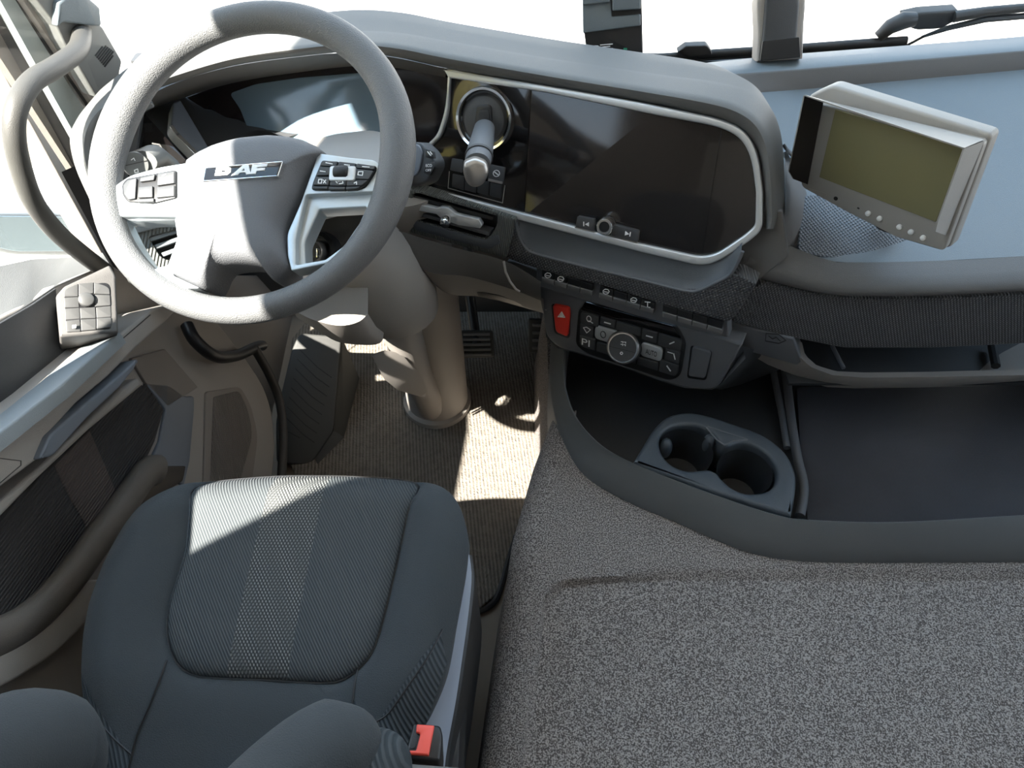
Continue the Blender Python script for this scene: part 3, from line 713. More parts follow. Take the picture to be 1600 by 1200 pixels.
# ================================================================== DASHBOARD
dash = thing('dashboard', 'curved grey truck dashboard with digital displays wrapping around the driver', 'dashboard', (.2, 1.1, .6))
PS = YT(24, 24, at(1000, 300, 1.2))
PBd = YT(25, 5, at(1000, 437, 1.25))
# cowl band: inner lip E, outer silhouette S, depth y of the lip
EE = [((164, 300), (140, 312), .97), ((148, 270), (118, 262), .98), ((143, 236), (109, 217), 1.0), ((147, 205), (119, 188), 1.02), ((160, 182), (138, 163), 1.05), ((180, 168), (166, 144), 1.08), ((215, 151), (215, 122), 1.11),
      ((265, 132), (290, 93), 1.14), ((362, 103), (378, 70), 1.17), ((475, 87), (478, 54), 1.185), ((545, 82), (555, 48), 1.19), ((617, 89), (625, 51), 1.19), ((696, 106), (702, 64), 1.185),
      ((850, 134), (862, 91), 1.145), ((1000, 160), (1025, 115), 1.09), ((1090, 178), (1110, 126), 1.05), ((1135, 191), (1165, 139), 1.03), ((1165, 209), (1200, 163), 1.01), ((1182, 236), (1218, 200), .995), ((1190, 270), (1225, 250), .975), ((1194, 310), (1226, 300), .955), ((1195, 345), (1226, 335), .94), ((1196, 358), (1216, 357), .932)]
prof_c = [(0, .05), (0, .006), (.03, -.003), (.10, -.012), (.22, -.018), (.35, -.019), (.46, -.014), (.56, -.004), (.68, .010), (.80, .024), (.90, .038), (.97, .048), (1, .055)]
curves = []
for t, dy_ in prof_c:
    curves.append(sm([oy(e[0] + (s_[0] - e[0]) * t, e[1] + (s_[1] - e[1]) * t, y + dy_) for e, s_, y in EE], 5))
E3, S3 = curves[1], curves[-1]
for k_, f_ in ((.05, -.08), (.12, -.5), (.16, -1.2)): curves.append([s_ + V((0, k_, 0)) + (s_ - e) * f_ for e, s_ in zip(E3, S3)])
cols = [list(c) for c in zip(*curves)]
b = MB(); b.grid(cols, m_cowl, cap1=True); b.obj('cowl', dash, angle=50)
# end cap / underside of cowl
# dash top behind the cowl up to the windscreen (black edge) and the ridge at right
b = MB()
topA = [p.copy() for p in WB if -.70 < p.x < .06]; topF = [V((-.80, 1.0, .80)), ]
tf = sm([(-.80, 1.0, .84), (-.62, 1.12, .86), (-.4, 1.25, .87), (-.1, 1.28, .87), (.15, 1.25, .87), (.36, 1.14, .84), (.40, 1.2, .86), (.40, 1.3, .87), (.40, 1.40, .88)], 6)
rA = res(topA, 24); rB = res([V((-.64, 1.12, .82)), V((-.5, 1.18, .85)), V((-.3, 1.25, .87)), V((.05, 1.27, .86))], 24)
b.grid([[p + V((0, .03, 0)) for p in rA[:24]], rA[:24], res(rB, 24)], m_dark); b.obj('defroster_deck', dash)
# front ridge along the windscreen at right
RT = [(1000, 121), (1035, 117), (1120, 105), (1250, 92), (1420, 79), (1600, 65), (1750, 50)]
RM2 = [(1020, 128), (1070, 122), (1130, 117), (1250, 108), (1420, 94), (1600, 79), (1750, 65)]
RB = [(1100, 148), (1140, 145), (1180, 141), (1250, 136), (1420, 121), (1600, 105), (1750, 92)]
yy = [1.492, 1.491, 1.49, 1.488, 1.47, 1.437, 1.38]
A_ = [oz(*p, .928) for p in RT]; B_ = [oy(p[0], p[1], A_[i].y - .035) for i, p in enumerate(RM2)]; C_ = [oy(p[0], p[1], A_[i].y - .042) for i, p in enumerate(RB)]
b = MB(); r1 = res(A_, 40); r2 = res(B_, 40); r3 = res(C_, 40)
b.grid([[p + V((0, .04, -.01)) for p in r1], r1], m_shelf)
b.grid([r1, [x.lerp(y_, .5) + V((0, 0, .001)) for x, y_ in zip(r1, r2)], r2], m_shelf)
b.grid([r2, [x.lerp(y_, .08) + V((0, -.002, 0)) for x, y_ in zip(r2, r3)], r3, [p + V((0, -.003, -.01)) for p in r3]], m_dash); b.obj('windscreen_ridge', dash)
# big shelf: far edge = ridge foot, near edge = crease
CR = [(1246, 397), (1275, 404), (1307, 409), (1375, 411), (1475, 407), (1600, 400), (1760, 388)]
cr = [oy(p[0], p[1], y) for p, y in zip(CR, (.955, .94, .93, .925, .925, .925, .925))]
c40 = res(sm(cr, 6), 40); far = res([p + V((0, 0, -.004)) for p in C_], 40)
# left limit of the shelf follows the cowl's outer side
fl_ = sm([oy(1225, 150, 1.40), oy(1238, 200, 1.27), oy(1245, 300, 1.05), cr[0]], 1)
b = MB(); rows = []
for k in range(13):
    t = k / 12; rows.append([far[i].lerp(c40[i], t) + V((0, 0, -.018 * math.sin(PI * t))) for i in range(40)])
b.grid(rows, m_shelf)
sf = b.obj('shelf', dash, angle=60)
# textured liner lying on the shelf near the corner
b = MB(); rows2 = []
L0 = [(1257, 306), (1254, 340), (1251, 370), (1249, 393)]; L1 = [(1520, 290), (1500, 330), (1480, 370), (1440, 403)]
import itertools
def on_shelf(u, v):
    # march the pixel ray onto the shelf surface
    best = None
    for k in range(12):
        a0, a1 = rows[k][0], rows[k][-1]; c0 = rows[k + 1][0]
        zz = None
    # plane through three shelf points around mid
    return None
PSH2 = PL3(rows[6][2], rows[12][2], rows[9][20])
b.plate(rnd([(1257, 305, 4), (1330, 300), (1420, 360), (1440, 403, 30), (1375, 406, 30), (1300, 404, 30), (1247, 393, 5), (1249, 360)], 10), PSH2, m_hex, .004, -.004, .002); b.obj('shelf_mat', dash)
# rounded front of the shelf down to the lip above the glovebox; runs left to the screen corner
LP = [(1150, 428), (1200, 439), (1275, 457), (1325, 462), (1450, 462), (1600, 455), (1760, 444)]
UPc = [(1190, 362), (1225, 380), (1290, 405), (1330, 410), (1475, 407), (1600, 400), (1760, 388)]
ya = [.955, .945, .925, .925, .925, .925, .925]; yb = [.925, .905, .885, .875, .87, .87, .87]
U_ = res(sm([oy(p[0], p[1], y) for p, y in zip(UPc, ya)], 5), 40); W_ = res(sm([oy(p[0], p[1], y) for p, y in zip(LP, yb)], 5), 40)
b = MB(); rows3 = []
for t, o in ((0, 0), (.15, .004), (.35, .010), (.6, .014), (.85, .010), (.97, .003), (1, 0)): rows3.append([a.lerp(c, t) + V((0, -o, o * .6)) for a, c in zip(U_, W_)])
rows3.append([p + V((0, .03, -.002)) for p in W_])
b.grid(rows3, m_dash); b.obj('shelf_front', dash, angle=60)
# corner piece between cowl and shelf
b = MB()
k0 = [oy(1226, 238, 1.12), oy(1226, 265, 1.06), oy(1227, 320, .985), oy(1218, 358, .955), oy(1190, 362, .955)]
k1 = [oy(1229, 236, 1.13), oy(1256, 292, 1.085), oy(1254, 340, 1.02), oy(1248, 397, .957), oy(1250, 405, .945)]
b.grid([res(sm(k0, 5), 24), [a.lerp(c, .5) + V((0, .012, -.01)) for a, c in zip(res(sm(k0, 5), 24), res(sm(k1, 5), 24))], res(sm(k1, 5), 24)], m_dash)
b.grid([[p for p in res(sm(k1, 5), 24)], [p + V((.02, .0, -.03)) for p in res(sm(k1, 5), 24)]], m_dash)
b.obj('shelf_corner', dash, angle=60)
b = MB(); b.plate(rnd([(1100, 330), (1222, 330), (1232, 400), (1185, 438), (1120, 430)], 4), PL(PS.o - PS.n * .02, PS.n), m_dash, 0, -.02, .002); b.obj('corner_filler', dash)
# ---------------- centre display panel
fr_out = rnd([(692, 107, 1), (850, 134), (1000, 161), (1127, 187, 30), (1165, 205, 25), (1184, 240, 30), (1192, 300), (1191, 360, 14), (1172, 376), (1128, 406, 18), (1098, 417, 24), (1000, 394), (775, 335), (637, 296, 1), (633, 290, 1), (650, 270), (665, 226, 12), (682, 212, 12), (694, 175, 16), (700, 122, 1)], 6)
fr_in = rnd([(702, 122, 1), (850, 144), (1025, 180), (1123, 198, 28), (1157, 215, 22), (1174, 246, 30), (1181, 300), (1180, 353, 8), (1163, 368), (1120, 397, 14), (1094, 402, 18), (1000, 381), (820, 334), (645, 288, 1), (672, 228, 8), (688, 214, 10), (700, 175, 16)], 6)
b = MB(); b.plate(fr_out, PS, m_silver, .010, -.01, .003, holes=[fr_in]); b.obj('display_trim', dash)
b = MB(); b.plate([(700, 118), (829.5, 139), (818.5, 338), (640, 292), (672, 222), (690, 205)], PS, m_piano, .002, -.02, .0006); pb = b.obj('piano_black_panel', dash)
b = MB(); b.plate(rnd([(830.5, 139, 1), (1025, 177), (1127, 196, 25), (1162, 212, 22), (1180, 246, 25), (1185, 300), (1184, 357, 8), (1122, 400, 14), (1094, 406, 14), (1000, 385), (819.5, 338, 1)], 5), PS, m_glass_scr, .002, -.02, .0006)
ts = b.obj('touchscreen', dash)
b = MB(); b.plate([(1127, 202), (1129, 203), (1098, 399), (1096, 398)], PS, m_piano, .0025, .001, .0002); b.obj('bezel_line', ts)
# volume knob and its keys
PSn = PS.n
b = MB(); b.plate(rnd([(902, 338, 2), (929, 343), (929, 362), (899, 355, 2)], 2), PS, m_key, .012, 0, .001); b.stroke([(912, 347), (912, 353)], PS, m_white, 1.6, .0125); b.plate([(920, 347), (920, 354), (914, 350.5)], PS, m_white, .013, .012, .0002)
b.stroke([(899, 355), (928, 362)], PS, m_dull, 2.5, .0115); b.obj('skip_back_key', ts)
b = MB(); b.plate(rnd([(957, 350), (998, 361, 3), (996, 379, 3), (955, 368)], 2), PS, m_key, .012, 0, .001); b.stroke([(985, 363), (984, 369)], PS, m_white, 1.6, .0125); b.plate([(977, 361), (983, 366), (976, 368)], PS, m_white, .013, .012, .0002)
b.stroke([(956, 367), (995, 378)], PS, m_dull, 2.5, .0115); b.obj('skip_forward_key', ts)
b = MB(); kb = PS.hit(950, 350, 0); kx = (at(941, 357, (kb - CAM).dot(cF) - .035) - kb).normalized()
b.lathe(kb - kx * .01, kx, [(.0135, 0), (.0135, .018), (.0145, .022), (.0145, .034), (.0125, .037), (.009, .037), (.0085, .0355), (0, .0355)], m_chrome, 36, [m_dull, m_chrome, m_chrome, m_chrome, m_chrome, m_black, m_black]); b.obj('volume_knob', ts)
# parking brake / selector lever on the piano black panel
lv = None
b = MB(); gc = PS.hit(758, 186, .004)
b.lathe(gc - PSn * .005, PSn, [(.052, 0), (.052, .010), (.0505, .014), (.0465, .013), (.044, .006)], m_chrome, 64)
b.lathe(gc - PSn * .005, PSn, [(.0465, .008), (.0415, .007), (.037, .012), (.03, .016), (.02, .018), (0, .019)], m_dark, 48, [m_piano, m_black, m_dark, m_dark, m_dark]); sel = b.obj('lever_gate', dash)
b = MB(); b.plate(rnd([(744, 164), (766, 163), (768, 210), (740, 208)], 7), PL(gc + PSn * .0165, PSn), m_black, .002, -.004, .002, holes=[]); b.plate(rnd([(748, 172), (764, 171), (765, 200), (744, 199)], 5), PL(gc + PSn * .0165, PSn), m_tray, .003, .001, .0008); b.obj('gate_slot', sel)
b = MB()
L_ = [at(757, 200, 1.215), at(754, 216, 1.175), at(750, 236, 1.12), at(746, 256, 1.075)]
b.tube(L_, [.017, .0185, .020, .019], m_lower, 24, squash=.85); b.tube([L_[2].lerp(L_[3], .35), L_[2].lerp(L_[3], .5)], .0212, m_dark, 24, squash=.87); lev = b.obj('brake_lever', dash)
b = MB(); PLV = PL(at(743, 268, 1.045), (CAM - at(743, 268, 1.045)) + V((0, -.3, -.1)))
b.dome(rnd([(724, 254, 6), (742, 247, 6), (760, 254, 6), (765, 268), (757, 288, 12), (742, 294, 12), (729, 288, 10), (723, 268)], 6), PLV, m_dull, [(.8, -.035), (1, -.02), (1, -.004), (.97, .0005), (.9, .0025), (.7, .0045), (.4, .006), (.1, .0065)], n=48); b.obj('lever_cap', lev)
PSk = PS
b = MB(); b.plate(rnd([(706, 247), (724, 250), (722, 270), (703, 266)], 2), PS, m_key, .004, 0, .0008); b.obj('blank_key', pb)
b = MB(); b.plate(rnd([(765, 257), (789, 262), (786, 285), (762, 280)], 2), PS, m_key, .006, 0, .0008); b.plate([(763, 279), (785, 284), (784, 288), (762, 283)], PS, m_dull, .0065, .002, .0004)
cc = [(775.5 + 5 * math.cos(a * .524), 271 + 5 * math.sin(a * .524)) for a in range(12)]; b.stroke(cc, PS, m_white, 1.1, .0066, True); b.stroke([(773, 269), (778, 273)], PS, m_white, 1.6, .0066); b.obj('park_key', pb)
for i in range(4):
    u0, v0 = 707 + i * 19.6, 271.5 + i * 4.4
    b = MB(); b.plate(rnd([(u0, v0), (u0 + 18.6, v0 + 4.1), (u0 + 17, v0 + 26), (u0 - 1, v0 + 21)], 1.5), PS, m_tray, .004, 0, .0008); b.obj('blank_key', pb)
b = MB(); b.stroke([(702, 268), (700, 293)], PS, m_dull, 1.2, .004); b.stroke([(700, 294), (785, 317), (789, 290)], PS, m_dull, 1.4, .004); b.obj('key_surround', pb)
# ---------------- instrument cluster
PCa, PCb, PCc = oy(400, 130, 1.27), oy(640, 125, 1.245), oy(450, 270, 1.19)
PC = PL3(PCa, PCb, PCc)
b = MB(); b.plate([(215, 168), (265, 145), (362, 112), (475, 95), (600, 90), (705, 108), (702, 150), (692, 205), (672, 235), (620, 320), (250, 330), (205, 230)], PC, m_clus, 0, -.01, .001); ic = b.obj('instrument_cluster', dash)
b = MB(); b.plate(rnd([(358, 146), (400, 131), (470, 121), (585, 112), (592, 135), (607, 200), (608, 262), (560, 300), (420, 300), (392, 215), (375, 170)], 8), PC, m_disp, .003, 0, .001); b.obj('driver_display', ic)
b = MB()   # hood ceiling above the cluster
h0 = [oy(u, v, y) for u, v, y in ((200, 172, 1.10), (265, 133, 1.142), (362, 104, 1.172), (475, 88, 1.187), (545, 83, 1.192), (617, 90, 1.192), (698, 108, 1.187))]
h1 = [PC.hit(u, v, .001) for u, v in ((214, 190), (270, 160), (362, 130), (475, 112), (560, 103), (617, 106), (696, 121))]
b.grid([res(sm(h0, 4), 30), res(sm(h1, 4), 30)], m_dash); b.obj('hood_lining', ic)
b = MB()   # floor of the recess
f0 = [PC.hit(u, v, .001) for u, v in ((300, 300), (420, 275), (560, 262), (660, 235))]; f1 = [p + V((0, -.07, -.02)) for p in f0]
b.grid([f0, f1], m_door); b.obj('recess_floor', ic)
# left side of the cluster: blade trim and glossy side panel
PBl = PL3(oy(280, 160, 1.22), oy(320, 240, 1.15), oy(268, 195, 1.17))
b = MB(); b.plate(rnd([(270, 160, 3), (282, 155, 3), (329, 234), (312, 246), (276, 208, 8), (267, 196, 5)], 3), PBl, m_sidep, .0, -.03, .004); b.stroke([(268, 197), (278, 210), (314, 246)], PBl, m_chrome, 5, .0006); b.obj('blade_trim', dash)
PLf = PL3(oy(225, 177, 1.13), oy(280, 245, 1.08), oy(205, 240, 1.06))
b = MB(); b.plate(rnd([(226, 176, 2), (292, 250, 3), (270, 275), (200, 275), (200, 232), (212, 205)], 2), PLf, m_piano, .0, -.03, .002); b.obj('switch_panel', dash)
b = MB(); b.plate(rnd([(200, 238, 5), (232, 225, 5), (246, 226, 4), (262, 256, 4), (230, 268)], 3), PLf, m_door, .012, 0, .003); b.stroke([(238, 224), (249, 226), (258, 240), (264, 256)], PLf, m_chrome, 2.2, .0085)
b.stroke([(232, 233), (238, 232), (239, 237), (233, 238)], PLf, m_white, 1.4, .0125, True); b.obj('light_switch', dash)
PLp = PL3(oy(145, 205, 1.06), oy(175, 175, 1.09), oy(160, 300, .99))
b = MB(); b.plate(rnd([(136, 215, 10), (150, 185, 10), (180, 165), (222, 165), (212, 250), (195, 330), (150, 330)], 8), PLp, m_dark, -.01, -.03, .002)
b.plate(rnd([(132, 225, 10), (147, 185, 10), (180, 163), (230, 150), (240, 160), (186, 180), (160, 205), (146, 240), (150, 330), (140, 310)], 6), PLp, m_doorl, .0, -.02, .003); b.obj('side_vent_frame', dash)
# left air vent seen through the wheel
PLv = PL3(oy(190, 340, 1.0), oy(275, 340, 1.03), oy(240, 420, .95))
b = MB(); b.plate(rnd([(170, 320), (330, 300), (330, 440), (270, 450), (200, 440)], 6), PLv, m_rib, 0, -.02, .002, holes=[rnd([(232, 370), (310, 350), (310, 400), (262, 407, 8), (250, 400)], 5)]); vl = b.obj('air_vent', dash)
b = MB(); b.plate([(225, 360), (330, 340), (330, 415), (235, 420)], PLv, m_black, -.03, -.035, .001); b.obj('vent_duct', vl)
for a, c in (((203, 361), (278, 344)), ((230, 375), (278, 360)), ((240, 386), (278, 372)), ((252, 398), (278, 387))):
    b = MB(); w_ = 5 if a[0] < 210 else 3; b.plate(rnd([(a[0], a[1] - w_), (c[0] + 30, c[1] - 9 - w_), (c[0] + 30, c[1] - 9 + w_), (a[0] + 4, a[1] + w_)], 1.5), PLv, m_doorl, .004 if w_ == 5 else -.004, -.012, .001); b.obj('vent_slat', vl)
# ---------------- lower-left: centre vent, knee panel
PVn = YT(20, 12, at(700, 350, 1.33))
b = MB(); b.plate(rnd([(600, 280), (637, 294), (806, 342), (805, 352), (790, 404), (632, 362), (600, 350)], 3), PVn, m_rib, 0, -.03, .003,
                  holes=[rnd([(645, 302, 5), (660, 303), (777, 335, 5), (776, 352), (768, 368, 6), (757, 374, 8), (655, 346, 8), (642, 330)], 4)]); av = b.obj('air_vent', dash)
b = MB(); b.plate(rnd([(635, 295), (785, 330), (772, 385), (640, 352)], 4), PVn, m_black, -.035, -.04, .001); b.obj('vent_duct', av)
b = MB(); b.plate(rnd([(640, 344), (655, 347), (757, 375), (778, 366), (782, 380), (764, 390), (650, 360)], 3), PVn, m_pad, .001, -.01, .001); b.obj('vent_lip', av)
for dy, m_ in ((0, m_black), (11.5, m_silver), (24, m_lower), (35, m_black)):
    b = MB(); x0, x1 = 646, 766 if dy else 772
    if m_ is m_silver:
        b.plate(rnd([(647, 324, 1), (652, 319, 1), (683, 326, 1), (688, 324, 1), (700, 325), (712, 335, 2), (748, 343, 1), (753, 352, 1), (750, 357, 1), (716, 352), (690, 342), (682, 335), (651, 329)], 1), PVn, m_silver, .006, -.004, .0012)
    else:
        b.plate(rnd([(x0, 305 + dy), (x1, 339 + dy), (x1 - 2, 345 + dy), (x0, 311 + dy)], 1.5), PVn, m_, -.004, -.025, .001)
    b.obj('vent_slat', av)
b = MB(); k0 = PVn.hit(699, 336, .004); k1 = PVn.hit(695, 349, .030); b.lathe(k0, k1 - k0, [(.006, 0), (.0065, .008), (.009, .012), (.0095, .018), (.0095, .026), (.008, .029), (0, .030)], m_chrome, 20); b.obj('vent_knob', av)
# knee panel under the vent
ka = [at(600, 350, 1.30), at(640, 366, 1.31), at(715, 388, 1.32), at(790, 408, 1.31), at(845, 440, 1.30)]
kb_ = [at(640, 400, 1.32), at(672, 426, 1.33), at(730, 432, 1.34), at(800, 452, 1.34), at(845, 470, 1.33)]
kc_ = [at(665, 430, 1.40), at(700, 459, 1.42), at(760, 464, 1.42), at(815, 478, 1.41), at(850, 490, 1.40)]
A1, A2, A3 = (res(sm(q, 4), 24) for q in (ka, kb_, kc_))
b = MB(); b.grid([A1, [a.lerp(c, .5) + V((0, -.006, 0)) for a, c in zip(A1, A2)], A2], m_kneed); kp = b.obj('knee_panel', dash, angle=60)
b = MB(); b.grid([A2, [a.lerp(c, .5) + V((0, -.004, -.002)) for a, c in zip(A2, A3)], A3, [p + V((0, .05, .02)) for p in A3]], m_knee); kl = b.obj('knee_panel_lower', dash, angle=60)
PKn = PL3(A2[8], A2[20], A3[14])
b = MB(); b.plate([(707, 452), (716, 451), (780, 462), (840, 482), (840, 487), (780, 470), (714, 457)], PKn, m_black, .003, -.002, .0006); b.stroke([(707, 452), (716, 457)], PKn, m_doorl, 2, .004); b.obj('vent_slit', kl)
b = MB(); b.tube([at(u, v, 1.295) for u, v in ((787, 408), (790, 425), (797, 440), (806, 452), (812, 456))], .0022, m_doorw, 8); b.obj('panel_seam', kp)
b = MB(); b.plate(rnd([(791, 408), (806, 410), (842, 424), (842, 445, 6), (838, 450), (845, 485), (838, 480), (830, 462), (806, 450), (794, 430)], 3), PBd, m_dash, -.02, -.06, .003); b.obj('corner_bracket', dash)
b = MB(); b.stroke([(842, 444), (836, 446), (834, 456), (838, 470), (845, 486)], PBd, m_knee, 5, -.012); b.obj('bracket_edge', dash)
# ---------------- under the display: pad, knurled band, switches
pe = [(806, 348), (812, 372), (822, 388), (838, 397), (920, 418), (1000, 437), (1068, 454), (1092, 454), (1120, 441), (1142, 428), (1156, 402), (1160, 393)]
ui = [(818, 336), (820, 336), (824, 337), (840, 341), (920, 362), (1000, 382), (1076, 402), (1096, 406), (1112, 400), (1128, 392), (1150, 376), (1162, 368)]
UI = [PS.hit(u, v, .001) for u, v in ui]; PE = [PBd.hit(u, v, 0) for u, v in pe]
b = MB(); a1, a2 = res(sm(UI, 4), 60), res(sm(PE, 4), 60)
b.grid([a1, [x.lerp(y_, .5) + V((0, 0, -.010)) for x, y_ in zip(a1, a2)], [x.lerp(y_, .85) + V((0, 0, -.006)) for x, y_ in zip(a1, a2)], a2], m_pad); pd = b.obj('wrist_pad', dash, angle=60)
b = MB(); b.tube([p + V((0, -.001, .001)) for p in a2], .0028, m_lower, 8); b.obj('stitched_edge', pd)
b = MB(); b.plate(rnd([(805, 345, 2), (790, 403, 3), (815, 413), (842, 421), (945, 448), (1037, 477), (1137, 504, 3), (1147, 497, 4), (1182, 444, 4), (1155, 430), (1142, 429), (1120, 442), (1092, 455), (1068, 455), (1000, 438), (920, 419), (838, 398), (822, 389), (812, 373)], 2), PBd, m_tex, .003, -.03, .003); b.obj('knurled_band', dash)
b = MB(); b.plate(rnd([(838, 417), (1040, 474), (1137, 503), (1139, 528), (1128, 526), (1000, 495), (838, 446)], 2), PBd, m_lower, -.006, -.03, .002); sr = b.obj('switch_rail', dash)
for tl, tr, br, bl, ic_ in (((846, 421), (926, 445), (926, 460), (846, 438), {0: 1, 1: 1}), ((937, 447), (1024, 474), (1021, 488), (935, 462), {0: 1, 2: 1, 3: 2}), ((1035, 476), (1130, 504), (1128, 520), (1034, 492), {})):
    TL, TR_, BR, BL_ = V(tl), V(tr), V(br), V(bl)
    for i in range(4):
        f0, f1 = (i + .03) / 4, (i + .97) / 4
        q = [TL.lerp(TR_, f0), TL.lerp(TR_, f1), BL_.lerp(BR, f1), BL_.lerp(BR, f0)]
        b = MB(); b.plate([tuple(q[0]), tuple(q[1]), tuple(q[1].lerp(q[2], .72)), tuple(q[0].lerp(q[3], .72))], PBd, m_black, .004, -.01, .0008)
        b.plate([tuple(q[0].lerp(q[3], .74)), tuple(q[1].lerp(q[2], .74)), tuple(q[2] + V((0, 3))), tuple(q[3] + V((0, 3)))], PBd, m_keylip, .007, -.01, .0012)
        if i in ic_:
            c = (q[0] + q[1] + q[2] + q[3]) / 4 + V((0, -2)); cl = [(c.x + 5 * math.cos(k * .9), c.y + 4 * math.sin(k * .9)) for k in range(7)]
            if ic_[i] == 1: b.stroke(cl, PBd, m_white, 1.0, .0045, True); b.stroke([(c.x - 3, c.y), (c.x + 3, c.y + 1)], PBd, m_white, 1.0, .0045)
            else: b.stroke([(c.x - 4, c.y - 4), (c.x + 4, c.y - 3)], PBd, m_white, 1.2, .0045); b.stroke([(c.x, c.y - 4), (c.x, c.y + 5)], PBd, m_white, 1.2, .0045); b.stroke([(c.x - 4, c.y + 4), (c.x + 4, c.y + 5)], PBd, m_white, 1.2, .0045)
        b.obj('rocker_switch', sr)
# ---------------- climate console
PCl = YT(26, 2, at(980, 540, 1.395))
hz = [(839, 445, 4), (1000, 496), (1128, 527), (1160, 539, 3), (1140, 575), (1124, 604, 8), (1108, 610, 8), (1070, 606, 14), (1035, 596), (968, 572), (903, 552), (872, 545, 16), (853, 526, 8), (846, 485)]
b = MB(); b.plate(rnd(hz, 5), PCl, m_lower, 0, -.05, .006); cp = b.obj('climate_console', dash)
b = MB(); b.plate(rnd([(925, 472), (1060, 512), (1072, 535), (1064, 588, 14), (1046, 595, 8), (915, 552, 12), (899, 538, 8), (904, 482)], 8), PCl, m_black, .002, -.01, .001)
b.plate(rnd([(914, 472, 2), (1052, 511, 2), (1064, 529), (907, 484)], 2), PCl, m_piano, .004, .001, .0006); md = b.obj('control_surround', cp)
TL, TR_, BR, BL_ = V((906, 486)), V((1067, 531)), V((1059, 591)), V((904, 541))
def Q(s, t): return BL_.lerp(BR, s).lerp(TL.lerp(TR_, s), 1 - t)
def cell(s0, s1, t0, t1, g=.008, m=m_key, h=.006, r=1.2, strokes=(), corners=None):
    b = MB(); p = [Q(s0 + g, t0 + g * 2), Q(s1 - g, t0 + g * 2), Q(s1 - g, t1 - g * 2), Q(s0 + g, t1 - g * 2)]
    pts = [(a.x, a.y, (corners or {}).get(i, r)) for i, a in enumerate(p)]
    b.plate(rnd(pts, r), PCl, m, h, 0, .001)
    for st in strokes:
        b.stroke([tuple(Q(*z)) for z in st[0]], PCl, m_white if m is m_key else m_black, st[1], h + .0005, st[2] if len(st) > 2 else False)
    return b
def circ(s, t, rs, rt, n=10): return [(s + rs * math.cos(2 * PI * k / n), t + rt * math.sin(2 * PI * k / n)) for k in range(n)]
cells = [(0, .19, 0, .33, [(circ(.09, .15, .022, .08), 1, True), ([(.09, .2), (.13, .24)], 1)], {0: 6}), (0, .14, .33, .66, [([(.04, .44), (.07, .40), (.11, .44), (.075, .56)], 1.1, True)], None), (0, .17, .66, 1, [], {3: 9}),
         (.19, .35, 0, .22, [([(.24, .12), (.30, .12)], 1.8)], None), (.35, .60, 0, .24, [], None), (.60, .76, 0, .30, [([(.65, .16), (.71, .16)], 1.8)], None), (.76, 1, 0, .33, [([(.88, .2), (.92, .12)], 1.8)], {1: 6}),
         (.84, 1, .33, .66, [([(.87, .42), (.92, .42)], 1.2), ([(.93, .42), (.95, .55)], 1.6)], None), (.80, 1, .66, 1, [([(.88, .78), (.92, .88)], 1.8)], {2: 9}), (.17, .36, .72, 1, [], None), (.58, .80, .76, 1, [], None), (.36, .58, .76, 1, [], None)]
for s0, s1, t0, t1, st, co in cells:
    b = cell(s0, s1, t0, t1, strokes=st, corners=co)
    if (s0, t0) == (0, .66): q = [Q(.03, .74), Q(.11, .74), Q(.11, .92), Q(.03, .92)]; b.text('PI', [tuple(x) for x in q[:4]], PCl, m_white, .0066)
    b.obj('climate_button', md)
b = cell(.145, .40, .27, .66, m=m_silver, r=7, strokes=[(circ(.235, .47, .025, .09), 1, True)]); b.obj('cooling_button', md)
b = cell(.60, .83, .36, .74, m=m_silver, r=7, strokes=[]); b.text('AUTO', [tuple(Q(.66, .50)), tuple(Q(.77, .50)), tuple(Q(.77, .63)), tuple(Q(.66, .63))], PCl, m_black, .0065); b.obj('auto_button', md)
b = MB(); kc0 = PCl.hit(978, 540, 0); kd = (at(972, 544, (kc0 - CAM).dot(cF) - .03) - kc0).normalized()
b.lathe(kc0, kd, [(.032, 0), (.033, .012), (.0325, .022), (.031, .026), (.0285, .0285), (.026, .0285), (.0255, .0265), (.015, .0262), (0, .0262)], m_black, 48, [m_black, m_black, m_dark, m_dull, m_chrome, m_chrome, m_key, m_key]); kn = b.obj('fan_knob', md)
PKb = PL(kc0 + kd * .0268, kd); b = MB(); b.stroke([(953, 541), (993, 551)], PKb, m_black, 1.1, .0002)
for dx, dy in ((-2.2, -2), (2.2, -1.4), (-2.6, 2), (1.8, 2.6)): b.stroke([(974 + dx - 1.5, 536 + dy), (974 + dx + 1.5, 536 + dy), (974 + dx + 1.2, 536 + dy + 2)], PKb, m_white, 1.0, .0003)
b.stroke(circ2 := [(971 + 2 * math.cos(k), 552 + 2 * math.sin(k)) for k in range(6)], PKb, m_white, 1, .0003, True); b.obj('knob_face', kn)
b = MB(); b.plate(rnd([(863, 477, 5), (889, 482, 5), (890, 492), (887, 527, 5), (868, 519, 5)], 4), PCl, m_red, .007, -.004, .002)
tri = [(877.5, 487.5), (882.5, 496), (871.8, 495)]; b.stroke(tri, PCl, m_white, 1.2, .0076, True); b.stroke([(877.3, 490), (879.5, 494), (875, 493.8), (877, 491)], PCl, m_white, 1.6, .0076); b.obj('hazard_button', cp)
b = MB(); b.plate(rnd([(861, 475, 5), (891, 480, 5), (892, 492), (889, 530, 5), (866, 521, 5)], 4), PCl, m_black, .0015, -.002, .0008); b.obj('button_frame', cp)
b = MB(); b.plate(rnd([(1079, 540, 5), (1113, 549, 6), (1103, 595, 5), (1073, 591, 5)], 5), PCl, m_black, .0015, -.002, .0008); b.obj('button_frame', cp)
b = MB(); b.plate(rnd([(1082, 542, 5), (1111, 551, 6), (1101, 592, 5), (1075, 588, 5)], 5), PCl, m_lower, .006, -.002, .002); b.obj('blank_button', cp)
